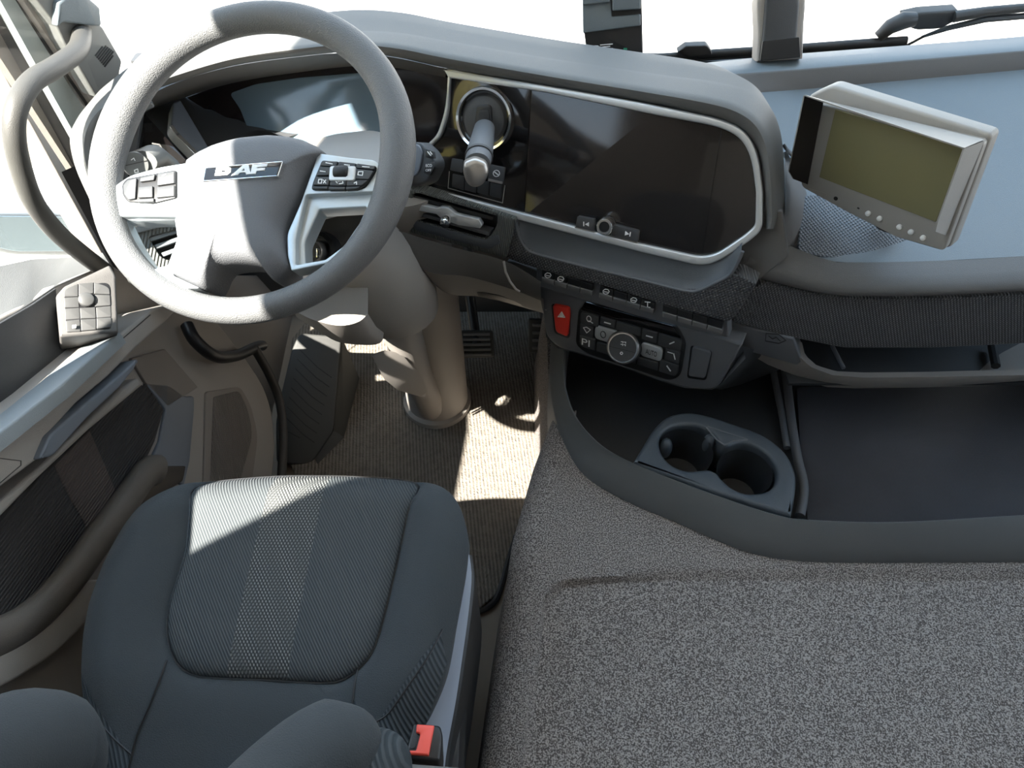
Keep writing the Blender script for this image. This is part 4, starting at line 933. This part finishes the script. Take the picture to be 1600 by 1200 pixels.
b = MB(); b.stroke([(852, 484), (853.5, 484.5)], PCl, m_dull, 2, .0005); b.obj('sensor_dot', cp)
# underside of the console going back
b = MB(); e_ = [PCl.hit(u, v, -.004) for u, v in ((853, 526), (872, 545), (903, 552), (968, 572), (1035, 596), (1070, 606), (1112, 609), (1127, 600), (1165, 560))]
b.grid([e_, [p + V((0, .25, .03)) for p in e_]], m_lower); b.obj('console_underside', cp)
b = MB(); g0 = [PCl.hit(1112, 608, -.004), PCl.hit(1124, 602, -.004), PCl.hit(1140, 574, -.004), PCl.hit(1159, 540, -.004)]; g1 = [at(1130, 610, 1.62), at(1160, 600, 1.58), at(1200, 585, 1.52), at(1245, 566, 1.46)]
b.grid([g0, [a.lerp(c, .5) + V((0, .01, -.01)) for a, c in zip(g0, g1)], g1], m_dark); b.obj('console_side', cp)
# ---------------- glovebox front, trim, open pocket
PG = PL3(oy(1200, 445, .905), oy(1600, 465, .885), oy(1450, 540, .875))
b = MB(); b.plate(rnd([(1172, 453, 4), (1197, 439, 6), (1287, 461, 20), (1340, 467), (1500, 465), (1760, 452), (1760, 530), (1600, 538), (1460, 545), (1319, 545, 10), (1253, 532), (1150, 507), (1143, 502, 3)], 6), PG, m_tex, 0, -.03, .005); b.obj('glovebox_face', dash)
PG2 = PL3(oy(1140, 505, .905), oy(1250, 535, .880), oy(1200, 580, .895))
b = MB(); b.plate(rnd([(1137, 503), (1241, 530), (1256, 575, 3), (1163, 548), (1128, 520)], 3), PG2, m_lower, 0, -.04, .004); pt = b.obj('pocket_trim', dash)
b = MB(); b.stroke([(1197, 521), (1217, 523), (1228, 532), (1217, 537), (1196, 533)], PG2, m_black, 1.2, .0006, True); b.stroke([(1201, 525), (1207, 530), (1213, 527), (1219, 533)], PG2, m_black, 1, .0006); b.obj('airbag_mark', pt)
rt = [(1241, 531), (1248, 556), (1266, 573), (1300, 586), (1350, 590), (1450, 589), (1600, 586), (1760, 582)]
ri = [(1253, 535), (1258, 555), (1276, 571), (1306, 580), (1350, 582), (1450, 581), (1600, 577), (1760, 573)]
ro = [(1165, 549), (1200, 570), (1240, 586), (1285, 598), (1350, 604), (1450, 605), (1600, 595), (1760, 586)]
yr = [.90, .885, .872, .865, .862, .862, .862, .862]
Rt = res([oy(*p, y) for p, y in zip(rt, yr)], 60); Ri = res([oy(p[0], p[1], y + .015) for p, y in zip(ri, yr)], 60); Ro = res([oy(p[0], p[1], y + .004) for p, y in zip(ro, [.93, .905, .885, .87, .862, .862, .862, .862])], 60)
b = MB(); b.grid([[p + V((0, .004, -.05)) for p in Ri], Ri, Rt, [p.lerp(q, .5) + V((0, -.003, 0)) for p, q in zip(Rt, Ro)], Ro, [p + V((0, .06, -.008)) for p in Ro], [p + V((0, .25, -.04)) for p in Ro]], m_rail); b.obj('pocket_rail', dash, angle=50)
zt = Ri[40].z - .034
b = MB(); c0 = oz(1235, 535, zt)
b.box((c0.x + .42, 1.02, zt), (.45, 0, 0), (0, .15, 0), (0, 0, .004), m_tray, .002); pt2 = b.obj('pocket_tray', dash)
b = MB(); b.tube([oz(1300, 540, zt + .02), oz(1318, 575, zt + .02)], .004, m_lower, 8); b.obj('pocket_divider', pt2)
b = MB(); b.tube([oz(1550, 540, zt + .02), oz(1556, 572, zt + .02)], .008, m_tray, 8); b.obj('pocket_divider', pt2)
# dark body behind everything so nothing shows through
b = MB()
bd_ = [V((-.78, 1.10, 0)), V((-.6, 1.30, 0)), V((-.3, 1.33, 0)), V((0, 1.31, 0)), V((.18, 1.24, 0)), V((.36, 1.13, 0)), V((.5, 1.12, 0)), V((1.36, 1.10, 0))]
b.grid([[V((p.x, p.y, .60 if p.x > .05 else .55)) for p in bd_], [V((p.x, p.y, .86 if p.x < .3 else .80)) for p in bd_]], m_black)
b.box((.75, 1.3, .72), (.60, 0, 0), (0, .17, 0), (0, 0, .05), m_black, .01)
b.box((-.25, 1.46, .70), (.52, 0, 0), (0, .10, 0), (0, 0, .15), m_black, .01); b.obj('carrier', dash)

# ================================================================== CONSOLE WITH TRAY AND CUP HOLDER
con = thing('centre_console', 'low dark grey console rim around a storage tray below the dashboard', 'console', (.5, .8, .42))
O = [(868, 470), (862, 520), (859, 570), (862, 630), (877, 684), (910, 742), (970, 781), (1060, 820), (1150, 859), (1210, 874), (1270, 880), (1330, 881), (1450, 881), (1600, 880), (1700, 879)]
I = [(886, 490), (881, 530), (880, 560), (881, 600), (895, 645), (925, 684), (964, 712), (1030, 741), (1090, 764), (1160, 789), (1220, 807), (1262, 813), (1400, 817), (1600, 806), (1700, 800)]
ZR, ZT = .495, .385
O3 = res(sm([oz(*p, TZ - .004) for p in O], 6), 90); I3_ = res(sm([oz(*p, ZR) for p in I], 6), 90)
ce = V((.7, 1.1, 0))
def inw(p, d): v = V((ce.x, ce.y, p.z)) - p; return p + v.normalized() * d
rows = [[V((p.x, p.y, .31 if p.x > .2 else .02)) for p in O3], O3, [p + V((0, 0, .012)) for p in O3], [o.lerp(i, .35) + V((0, 0, .012)) for o, i in zip(O3, I3_)], [o.lerp(i, .75) + V((0, 0, .007)) for o, i in zip(O3, I3_)],
        [o.lerp(i, .93) + V((0, 0, .002)) for o, i in zip(O3, I3_)], I3_, [inw(p, .004) + V((0, 0, -.004)) for p in I3_], [inw(p, .007) + V((0, 0, -.03)) for p in I3_], [V((inw(p, .012).x, inw(p, .012).y, ZT)) for p in I3_]]
b = MB(); b.grid(rows, m_rim); b.obj('console_rim', con, angle=50)
b = MB(); b.box((.74, 1.06, ZT - .006), (.63, 0, 0), (0, .50, 0), (0, 0, .005), m_tray, .001)
b.box((.74, 1.53, .48), (.63, 0, 0), (0, .01, 0), (0, 0, .11), m_tray, .002); b.obj('tray', con)
b = MB(); b.plate(rnd([(1245, 605), (1740, 590), (1740, 800), (1600, 808), (1400, 818), (1262, 814), (1258, 780), (1250, 700)], 5), PLZ(ZT + .003), m_trayl, 0, -.004, .001); b.obj('tray_liner', con)
b = MB()
b.tube([oz(u, v, ZT + .012) for u, v in sm([(1205, 560), (1212, 600), (1222, 650), (1230, 700)], 4)], .007, m_lower, 10)
b.tube([oz(u, v, ZT + .016) for u, v in sm([(1224, 560), (1230, 600), (1237, 660), (1246, 715), (1256, 762), (1250, 806)], 5)], .009, m_lower, 12); b.obj('tray_divider', con)
# cup holder insert
PCH = PLZ(ZR - .002)
b = MB()
ch_o = rnd([(989, 722, 2), (1022, 668, 10), (1042, 649, 16), (1075, 642, 16), (1110, 649, 20), (1195, 678, 24), (1232, 708, 24), (1246, 745, 16), (1243, 775, 8), (1237, 806, 2), (1115, 768)], 8)
hol = [(1030, 690), (1036, 676), (1052, 666), (1075, 663), (1094, 666), (1108, 672), (1117, 680), (1124, 690), (1130, 696), (1140, 697), (1150, 693), (1165, 692), (1185, 699), (1203, 713), (1213, 730), (1214, 748), (1206, 762), (1190, 769), (1165, 770), (1145, 762), (1130, 750), (1122, 740), (1112, 734), (1100, 733), (1075, 735), (1052, 727), (1036, 711)]
hol_s = [tuple(p) for p in sm([V(p) for p in hol], 3, True)]
b.plate(ch_o, PCH, m_cup, 0, -.075, .007, holes=[hol_s], back=False); ch = b.obj('cup_holder', angle=60)
tag(ch, 'blue grey plastic double cup holder insert sitting in the console tray', 'cup holder')
for i, (cx, cy, lab) in enumerate(((1073, 699, 'left'), (1166, 732, 'right'))):
    b = MB(); c = oz(cx, cy, 0); r = (oz(cx + 43, cy, ZR) - oz(cx, cy, ZR)).length; c = oz(cx, cy, ZR)
    b.lathe((c.x, c.y, ZR - .012), (0, 0, -1), [(r, 0), (r * .94, .03), (r * .88, .072), (r * .80, .082), (r * .72, .083), (0, .083)], m_tray, 40); b.obj('cup_well', ch)
b = MB(); b.stroke([(1104, 668), (1121, 688), (1132, 695), (1146, 689), (1168, 687)], PCH, m_lower, 2.2, .0006); b.stroke([(1106, 666), (1168, 686)], PCH, m_lower, 1.4, .0006)
b.obj('dividing_web', ch)
for u, v in ((1040, 700), (1107, 694)):
    b = MB(); g = bmesh.ops.create_uvsphere(b.bm, u_segments=16, v_segments=10, radius=1); c = oz(u, v, ZR - .03)
    for x in g['verts']: x.co = c + V((x.co.x * .012, x.co.y * .014, x.co.z * .026))
    b.tag(list(b.bm.faces), m_cup); b.obj('grip_tongue', ch)

# ================================================================== DRIVER'S SEAT
seat = thing('driver_seat', 'dark blue grey fabric driver seat with a dotted stripe down the cushion', 'seat', (-.3, .35, 0))
SP = PL(V((-.30, .45, .668)), V((0, -.22, .975)))
def seath(q):
    return 0
def px2(u, v, h=0): return SP.to2(SP.hit(u, v, h))
out_px = [(122, 1010), (128, 965), (138, 925), (165, 858), (205, 795), (250, 762), (300, 742), (400, 732), (480, 730), (560, 732), (640, 740), (690, 756), (716, 785), (730, 830), (730, 860), (725, 900), (712, 970), (697, 1050), (672, 1112), (650, 1150), (630, 1200), (600, 1300), (210, 1320), (125, 1200), (120, 1100)]
ins_px = [(303, 748), (296, 800), (290, 860), (275, 910), (262, 955), (262, 1000), (276, 1036), (300, 1054), (335, 1059), (410, 1062), (500, 1067), (535, 1062), (565, 1040), (585, 1010), (603, 950), (622, 870), (637, 800), (648, 745), (560, 733), (480, 731), (400, 733)]
outl = res(sm([px2(*p) for p in out_px], 5, True), 200, True)
cl = px2(300, 900).x; 
xl_f = lambda y: None
insl = res(sm([px2(*p) for p in ins_px], 5, True), 110, True)
def pip(p, poly):
    c = False
    for i in range(len(poly)):
        a, d = poly[i - 1], poly[i]
        if (a.y > p.y) != (d.y > p.y) and p.x < (d.x - a.x) * (p.y - a.y) / (d.y - a.y) + a.x: c = not c
    return c
def dist(p, poly):
    m_ = 9
    for i in range(len(poly)):
        a, d = poly[i - 1], poly[i]; e = d - a; t = max(0, min(1, (p - a).dot(e) / max(e.length_squared, 1e-12))); m_ = min(m_, (a + e * t - p).length)
    return m_
xc0 = px2(430, 900).x; ymin = min(q.y for q in insl)
def ss(a, c, x): t = max(0, min(1, (x - a) / (c - a))); return t * t * (3 - 2 * t)
def H(p):
    do = dist(p, outl); di = dist(p, insl)
    if pip(p, insl): h = .009 * (1 - math.exp(-di / .02))
    else:
        side = .3 + .7 * ss(.10, .19, abs(p.x - xc0)); rear = 1 - .65 * ss(-.02, .08, ymin - p.y)
        h = .024 * side * rear * (1 - math.exp(-di / .022))
    h -= .0035 * math.exp(-(di / .007) ** 2)
    if do < .05: h -= .034 * (1 - do / .05) ** 2.0
    return h
def Hc(p):
    return H(p) - (.011 * ss(.0, .012, dist(p, insl)) if pip(p, insl) else 0)
b = MB(); c2 = sum(outl, V((0, 0))) / len(outl); rows = []
for drop, sc in ((-.14, .955), (-.07, .985), (-.04, 1.0)): rows.append([SP.to3(c2 + (p - c2) * sc, H(p) + drop + .0) for p in outl])
scs = [1, .992, .98, .965] + [.95 - i * .01 for i in range(50)] + [.44, .4, .33, .26, .18, .1, .04]
for sc in scs: rows.append([SP.to3(c2 + (p - c2) * sc, Hc(c2 + (p - c2) * sc)) for p in outl])
b.grid(rows, m_fab, cv=True, cap1=True); cu = b.obj('cushion', seat, angle=80)
# insert panel: twill with dotted centre stripe chosen by position
m_ins = mat('seat_twill', (.042, .050, .055), .85, col2=(.092, .10, .104), pat=('stripe', .0042, (1, .55, .2), .35, .75), bump=[('stripe', .0042, .0008, (1, .55, .2))])
nt = m_ins.node_tree; N_ = nt.nodes; Lk = nt.links; bs = N_['Principled BSDF']
tcn = [x for x in N_ if x.type == 'TEX_COORD'][0]
def vdot(v):
    x = N_.new('ShaderNodeVectorMath'); x.operation = 'DOT_PRODUCT'; Lk.new(tcn.outputs['Object'], x.inputs[0]); x.inputs[1].default_value = v; return x.outputs['Value']
def mth(op, a, c=None):
    x = N_.new('ShaderNodeMath'); x.operation = op
    for i, y in enumerate((a, c)):
        if y is None: continue
        if isinstance(y, (int, float)): x.inputs[i].default_value = y
        else: Lk.new(y, x.inputs[i])
    return x.outputs[0]
def linecoef(p, q):      # x - (a + k*y)
    P, Q_ = SP.hit(*p), SP.hit(*q); k = (Q_.x - P.x) / (Q_.y - P.y); return P.x - k * P.y, k
aL, kL = linecoef((430, 735), (355, 1060)); aR, kR = linecoef((515, 735), (450, 1065))
iL = mth('GREATER_THAN', vdot((1, -kL, 0)), aL); iR = mth('LESS_THAN', vdot((1, -kR, 0)), aR); mask = mth('MULTIPLY', iL, iR)
def sn(v, per): return mth('ADD', mth('MULTIPLY', mth('SINE', mth('MULTIPLY', vdot(v), 2 * PI / per)), .5), .5)
dots = mth('MULTIPLY', sn((1, .62, 0), .0047), sn((1, -.62, 0), .0047)); dm = mth('GREATER_THAN', dots, .42)
mx = N_.new('ShaderNodeMix'); mx.data_type = 'RGBA'; Lk.new(dm, mx.inputs[0]); mx.inputs[6].default_value = (.05, .053, .054, 1); mx.inputs[7].default_value = (.24, .245, .235, 1)
m2 = N_.new('ShaderNodeMix'); m2.data_type = 'RGBA'; Lk.new(mask, m2.inputs[0]); Lk.new([x for x in N_ if x.type == 'VALTORGB'][0].outputs[0], m2.inputs[6]); Lk.new(mx.outputs[2], m2.inputs[7]); Lk.new(m2.outputs[2], bs.inputs['Base Color'])
b = MB(); c3 = sum(insl, V((0, 0))) / len(insl); rows = [[SP.to3(c3 + (p - c3) * .995, H(c3 + (p - c3) * .995) - .006) for p in insl]]
for sc in (.99, .97, .94, .9, .84, .77, .69, .6, .5, .4, .3, .2, .1, .03): rows.append([SP.to3(c3 + (p - c3) * sc, H(c3 + (p - c3) * sc) + .0022 * min(1, (1 - sc) * 40 + .5)) for p in insl])
b.grid(rows, m_ins, cv=True, cap1=True); b.obj('cushion_insert', seat, angle=80)
def seam_tube(pts, off=.0015, r=.0013, m=m_black):
    return [SP.to3(px2(u, v), H(px2(u, v)) + off) for u, v in pts]
b = MB()
b.tube([SP.to3(p, H(p) + .001) for p in insl], .0016, m_black, 6, closed=True)
for pts in ([(262, 1032), (255, 1060), (238, 1105), (218, 1150), (205, 1200)], [(558, 1045), (555, 1070), (552, 1100)], [(132, 1065), (150, 1110), (180, 1150), (210, 1180)], [(692, 985), (670, 1030), (640, 1075), (610, 1115), (590, 1128)]):
    b.tube(seam_tube([tuple(p) for p in sm([V(p) for p in pts], 4)]), .0012, m_black, 6)
b.obj('stitching', cu)
# ribbed side panels let into the bolster ends
def patch(poly, m, name, off=.0015):
    q = [px2(*p) for p in poly]; n_ = 14; b = MB()
    g = []
    A, B, Cc, D = q
    for i in range(n_ + 1):
        g.append([SP.to3(A.lerp(B, j / n_).lerp(D.lerp(Cc, j / n_), i / n_), H(A.lerp(B, j / n_).lerp(D.lerp(Cc, j / n_), i / n_)) + off) for j in range(n_ + 1)])
    b.grid(g, m); return b.obj(name, cu)
patch([(690, 990), (697, 1035), (668, 1120), (640, 1190)] [:1] + [(698, 1035), (640, 1195), (592, 1130)], m_rf, 'ribbed_side_panel')
patch([(124, 1050), (208, 1182), (200, 1215), (122, 1190)], m_rf, 'ribbed_side_panel')
# plastic side trim, pedestal
b = MB()
A = [SP.hit(u, v, -.035) for u, v in ((733, 866), (737, 900), (732, 958), (722, 1030), (712, 1097), (697, 1180), (690, 1260))]
Bq = [SP.hit(u, v, -.028) for u, v in ((724, 866), (718, 900), (700, 970), (684, 1045), (660, 1110), (640, 1160), (620, 1260))]
A, Bq = res(sm(A, 4), 24), res(sm(Bq, 4), 24)
b.grid([Bq, A], m_trim); b.grid([A, [p + V((.004, 0, -.004)) for p in A], [p + V((.008, 0, -.20)) for p in A]], m_black); b.obj('side_trim', seat)
b = MB(); b.box((-.29, .33, .30), (.20, 0, 0), (0, .20, 0), (0, 0, .17), m_black, .03); b.box((-.29, .34, .06), (.17, 0, 0), (0, .22, 0), (0, 0, .06), m_black, .02); b.obj('pedestal', seat)
b = MB(); b.box((-.29, .34, .50), (.225, 0, 0), (0, .22, 0), (0, 0, .04), m_black, .02); b.obj('seat_pan', seat)
# backrest: only its lower bolsters reach into view
b = MB()
def lump(c, r, m, rot=0, pw=2.0):
    g = bmesh.ops.create_uvsphere(b.bm, u_segments=32, v_segments=20, radius=1); c = V(c)
    for x in g['verts']:
        p = x.co; q = V([math.copysign(abs(t) ** (2 / pw), t) for t in p]); q = V((q.x * r[0], q.y * r[1], q.z * r[2])); q.rotate(Matrix.Rotation(rot, 3, 'Z')); x.co = c + q
    b.tag([f for f in b.bm.faces if f.material_index == 0 and all(v in g['verts'] for v in f.verts)] if 0 else list({f for x in g['verts'] for f in x.link_faces}), m)
lump((-.30, -.07, .86), (.27, .10, .30), m_fab, 0, 3); b.obj('backrest', seat)
b = MB()
rb = [(at(640, 1225, .73), .060), (at(600, 1165, .75), .062), (at(530, 1155, .74), .052), (at(470, 1215, .70), .05), (at(400, 1290, .66), .05)]
P_ = [at(578, 1150, .79), at(545, 1165, .77), at(500, 1185, .75), at(440, 1235, .72), at(380, 1300, .68)]
b.tube(sm(P_, 4), [.012 + (.040) * min(1, k / 6) ** .5 for k in range(17)], m_fab, 24); bb = b.obj('backrest_bolster', seat)
b = MB(); P2_ = [p + V((.030, -.012, -.028)) for p in P_]
b.tube(sm(P2_, 4), [.012 + (.034) * min(1, k / 6) ** .5 for k in range(17)], m_rf, 24); b.obj('ribbed_bolster_side', bb)
b = MB(); P_ = [at(120, 1235, .80), at(75, 1190, .78), at(20, 1185, .74), at(-60, 1230, .70)]
b.tube(sm(P_, 4), [.02 + (.045) * min(1, k / 5) ** .5 for k in range(13)], m_fab, 24); b.obj('backrest_bolster', seat)
b = MB(); b.tube([at(470, 1214, .80), at(520, 1204, .80), at(600, 1202, .80), at(720, 1208, .80)], [.006, .008, .007, .005], m_pillar, 10); b.obj('armrest_edge', seat)
# belt buckle
PBk = PL3(at(650, 1131, .865), at(688, 1134, .865), at(640, 1182, .84))
bk = thing('seat_belt_buckle', 'black seat belt buckle with red release button standing at the seat edge', 'seat belt buckle', PBk.hit(665, 1160))
b = MB(); b.plate(rnd([(646, 1129, 3), (688, 1133, 5), (692, 1150), (688, 1190, 6), (632, 1186, 4), (634, 1172)], 4), PBk, m_black, 0, -.09, .004); bb = b.obj('buckle_body', bk)
b = MB(); b.plate(rnd([(651, 1131, 2), (679, 1133, 2), (670, 1180, 2), (637, 1178, 2), (639, 1172, 2), (650, 1172, 2), (657, 1146, 3), (650, 1144, 2)], 2), PBk, m_red2, .004, -.002, .002); b.obj('release_button', bk)
b = MB(); b.plate([(648, 1148), (654, 1148), (648, 1170), (640, 1170)], PBk, m_tray, .0008, -.0006, .0002); b.obj('latch_slot', bk)

# ================================================================== GRAB HANDLE, MIRROR, MONITOR, SENSORS, WIPERS
b = MB(); hp = [(128, 40, -.715), (127, 62, -.69), (118, 82, -.675), (85, 106, -.668), (50, 128, -.668), (26, 168, -.672), (22, 212, -.68), (32, 262, -.69), (52, 315, -.70), (88, 362, -.71), (130, 398, -.715), (165, 424, -.718)]
b.tube(sm([ox(u, v, x) for u, v, x in hp], 5), 0.0145, m_handle, 18); gh = b.obj('grab_handle'); tag(gh, 'long curved grey grab handle running from the A-pillar to the door', 'grab handle')
mr = thing('door_mirror', 'blue grey mirror head outside the driver window behind the grab handle', 'mirror', ox(70, 395, -1.12))
PMr = PL3(ox(0, 340, -1.12), ox(150, 345, -1.05), ox(60, 395, -1.12))
b = MB(); b.plate(rnd([(-60, 334), (110, 335, 20), (150, 350, 16), (170, 398, 14), (140, 402), (20, 400, 14), (-60, 380)], 10), PMr, m_doorl, -.002, -.06, .01); b.obj('mirror_housing', mr)
b = MB(); b.plate(rnd([(-60, 338), (105, 339, 18), (142, 353, 12), (160, 392, 10), (24, 393, 12), (-60, 374)], 10), PMr, m_mirror, .002, -.003, .001); b.obj('mirror_glass', mr)
b = MB(); b.tube([PMr.hit(-40, 360, -.03), PMr.hit(-160, 330, -.03), V((-1.15, 1.25, 1.0)), V((-.90, 1.25, 1.0))], .02, m_seal, 10); b.obj('mirror_arm', mr)
# rear-view monitor
MN = V((-.751, -.660, .0)).normalized(); PM = PL(V((.5575, .958, .968)), MN)
mon = thing('camera_monitor', 'silver grey hooded camera monitor on a bracket above the passenger shelf', 'monitor', V((.58, .98, .86)))
face = rnd([(1287, 135, 6), (1300, 131, 6), (1551, 210, 10), (1522, 300), (1483, 388, 8), (1472, 392, 8), (1256, 296, 6), (1252, 283, 5)], 5)
b = MB(); b.plate(rnd([(1262, 150, 8), (1300, 133, 8), (1551, 210, 10), (1484, 390, 10), (1400, 366), (1254, 290, 10)], 6), PL(PM.o, MN), m_mon, -.012, -.034, .005); b.obj('rear_shell', mon)
b = MB(); b.plate(rnd([(1262, 158, 6), (1538, 222, 8), (1475, 393, 8), (1400, 371), (1320, 330), (1251, 292, 8)], 6), PM, m_mon, 0, -.014, .003); hs = b.obj('front_housing', mon)
b = MB(); b.plate(rnd([(1305, 171), (1505, 232), (1462, 347), (1280, 277)], 1), PM, m_monscr, .002, -.002, .0005); b.obj('screen', mon)
b = MB(); b.stroke([(1264, 296), (1291, 304)], PM, m_mon, 3, .0008); b.obj('maker_mark', hs)
for u, v in ((1357, 333), (1375, 341), (1406, 354), (1424, 362), (1443, 371)):
    b = MB(); c = PM.hit(u, v, .0); b.lathe(c, MN, [(.0042, -.001), (.0042, .003), (.003, .0038), (0, .004)], m_white, 16); b.obj('menu_button', hs)
b = MB(); c = PM.hit(1306, 310, .0); b.lathe(c, MN, [(.0034, -.001), (.0034, .0008), (0, .0008)], m_black, 16); b.stroke([(1340, 325), (1342, 326)], PM, m_black, 2, .0006); b.obj('light_sensor', hs)
# visor hood: four thin walls standing off the face
def wall(a0, a1, f0, f1, m=m_mon, mi_=m_moni, th=.0022):
    """a: pixels on the face, f: 3D front points"""
    A0, A1 = PM.hit(*a0), PM.hit(*a1); q = [A0, A1, f1, f0]; n_ = (A1 - A0).cross(f0 - A0).normalized()
    return q, n_
HT = .048; PH = PL(PM.o + MN * HT, MN)
hTL, hTR, hBR, hBL = (1257, 148), (1507, 231), (1464, 350), (1232, 270)
inner = [(1296, 168), (1510, 230), (1466, 350), (1272, 280)]
b = MB()
fT = [PH.hit(*hTL), PH.hit(*hTR)]; bT = [PM.hit(1287, 156), PM.hit(1538, 218)]
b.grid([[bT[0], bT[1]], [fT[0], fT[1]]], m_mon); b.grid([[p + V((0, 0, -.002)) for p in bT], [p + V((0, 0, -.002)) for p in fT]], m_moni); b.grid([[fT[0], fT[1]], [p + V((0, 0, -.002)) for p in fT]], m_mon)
b.obj('hood_top', mon)
b = MB(); L0_ = [PM.hit(1287, 158), PM.hit(1262, 288)]; L1_ = [PH.hit(1257, 150), PH.hit(1233, 268), PH.hit(1240, 280)]
sd = V(PM.ex) * .002
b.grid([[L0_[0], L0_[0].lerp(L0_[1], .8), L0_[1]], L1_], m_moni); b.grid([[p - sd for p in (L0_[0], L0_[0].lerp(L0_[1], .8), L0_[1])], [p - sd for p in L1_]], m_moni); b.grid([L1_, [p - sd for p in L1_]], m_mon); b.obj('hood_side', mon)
b = MB(); R0_ = [PM.hit(1538, 220), PM.hit(1500, 312), PM.hit(1478, 368)]; R1_ = [PH.hit(1507, 232), PH.hit(1466, 345), PH.hit(1462, 362)]
b.grid([R0_, R1_], m_mon); b.grid([[p - sd for p in R0_], [p - sd for p in R1_]], m_mon); b.grid([R1_, [p - sd for p in R1_]], m_mon); b.obj('hood_side', mon)
b = MB(); c = PM.hit(1400, 290, -.034); ft = V((c.x + .03, c.y + .02, .835)); b.tube([c, c - MN * .03, ft + V((0, 0, .03)), ft], [.010, .010, .012, .024], m_black, 14); b.lathe(c - MN * .01, V((.66, -.75, 0)), [(0, -.09), (.014, -.09), (.014, -.075), (.006, -.07), (.006, .09), (.016, .092), (.016, .102), (0, .102)], m_black, 16); b.obj('bracket', mon)
b = MB(); b.tube(sm([oy(1224, 226, 1.12), oy(1231, 235, 1.11), oy(1245, 246, 1.08), PM.hit(1300, 260, -.04)], 4), .003, m_black, 8); b.obj('cable', mon)
# sensor box near the windscreen
PX1 = YT(6, 24, oy(960, 70, 1.36)); 
s1 = thing('windscreen_camera_box', 'black rectangular box with white printed label at the windscreen top centre', 'camera', oy(960, 90, 1.38))
b = MB(); b.plate(rnd([(911, -80, 3), (1001, -84, 3), (1005, 88, 3), (919, 97, 3), (911, 40)], 3), PX1, m_black, 0, -.05, .003); bx = b.obj('box_body', s1)
b = MB(); b.plate(rnd([(910, 2), (955, 0), (956, 26), (1001, 22), (1001, 40), (911, 52)], 2), PX1, m_shelf, .006, 0, .002); b.obj('front_cover', s1)
b = MB(); b.plate(rnd([(956, -60), (1002, -62), (1001, 14), (957, 17)], 2), PX1, m_shelf, .014, 0, .002); b.plate(rnd([(910, -60), (953, -60), (953, 3), (910, 8)], 2), PX1, m_shelf, .014, 0, .002); b.obj('clip', s1)
b = MB(); b.plate(rnd([(925, 71), (936, 71), (936, 83), (926, 83)], 3), PX1, m_white, .0006, 0, .0001, seg=1)
for i, y in enumerate((70.5, 74, 77.5, 81.5)): b.stroke([(938, y - .2), (957 - (i % 2) * 4, y - 1.8)], PX1, m_white, 1.3, .0006)
b.obj('label', bx)
b = MB(); b.plate(rnd([(974, 75), (980, 74.6), (980, 78), (974, 78.4)], 1), PX1, m_grn, .0006, 0, .0001, seg=1); b.obj('green_dot', bx)
b = MB(); b.tube([PX1.hit(980, 90, -.02), oy(968, 97, 1.42), oy(955, 108, 1.40)], .006, m_black, 8); b.obj('mount_foot', s1)
# rounded housing right of it
PX2 = YT(4, 24, oy(1220, 60, 1.36))
s2 = thing('rain_sensor_housing', 'dark tapered housing hanging over the windscreen base right of the labelled box', 'sensor', oy(1220, 92, 1.38))
b = MB(); b.plate(rnd([(1188, -80), (1256, -80), (1260, 0, 10), (1257, 40, 8), (1255, 92, 2), (1183, 97, 2), (1185, 50, 8), (1183, 10, 8)], 4), PX2, m_door, -.006, -.05, .006); hb = b.obj('housing_shell', s2)
b = MB(); b.plate(rnd([(1203, -80), (1248, -80), (1250, 10, 4), (1246, 60, 3), (1252, 90, 2), (1188, 96, 2), (1192, 66, 3), (1196, 12, 4)], 4), PX2, m_dark, .003, -.01, .006, mtop=m_dark); b.plate(rnd([(1192, 64), (1249, 58), (1251, 89), (1188, 95)], 2), PX2, m_black, .0045, 0, .001); b.obj('housing_cover', s2)
# wipers outside the glass
def yb_(u, v): return oy(u, v, 1.60)
wp = thing('windscreen_wiper', 'long black wiper blade lying along the windscreen base behind the sensor boxes', 'wiper', yb_(1100, 90))
b = MB(); b.tube([yb_(905, 97), yb_(1000, 92), yb_(1110, 84), yb_(1250, 75), yb_(1370, 67), yb_(1416, 64)], [.006, .007, .008, .008, .009, .009], m_seal, 10, squash=1.2); b.tube([yb_(940, 102), yb_(1110, 92), yb_(1300, 80), yb_(1412, 70)], .0035, m_black, 8); b.obj('blade', wp)
b = MB(); b.plate(rnd([(1058, 82, 2), (1072, 72, 2), (1105, 71, 3), (1112, 80), (1113, 86), (1078, 90)], 2), PLY(1.585), m_seal, 0, -.02, .003)
b.obj('blade_adapter', wp)
wp2 = thing('windscreen_wiper', 'black wiper arm and blade rising to the right above the passenger side', 'wiper', yb_(1450, 40))
b = MB(); b.tube([yb_(1372, 58), yb_(1390, 42), yb_(1412, 32), yb_(1430, 30)], [.012, .016, .018, .014], m_seal, 12); b.plate(rnd([(1412, 26, 4), (1440, 20), (1498, 16, 3), (1500, 30, 3), (1470, 46, 8), (1430, 48, 8), (1416, 40)], 4), PLY(1.60), m_seal, 0, -.03, .005); b.obj('arm_joint', wp2)
b = MB(); b.tube([yb_(1490, 26), yb_(1540, 18), yb_(1600, 12), yb_(1750, 0)], [.012, .010, .009, .008], m_seal, 10); b.tube([yb_(1440, 58), yb_(1480, 44), yb_(1540, 30), yb_(1600, 25), yb_(1750, 12)], [.003, .006, .007, .007, .007], m_black, 8); b.obj('arm', wp2)
b = MB(); b.tube([yb_(1415, 72), yb_(1445, 56), yb_(1480, 42)], .003, m_seal, 8); b.obj('washer_hose', wp2)
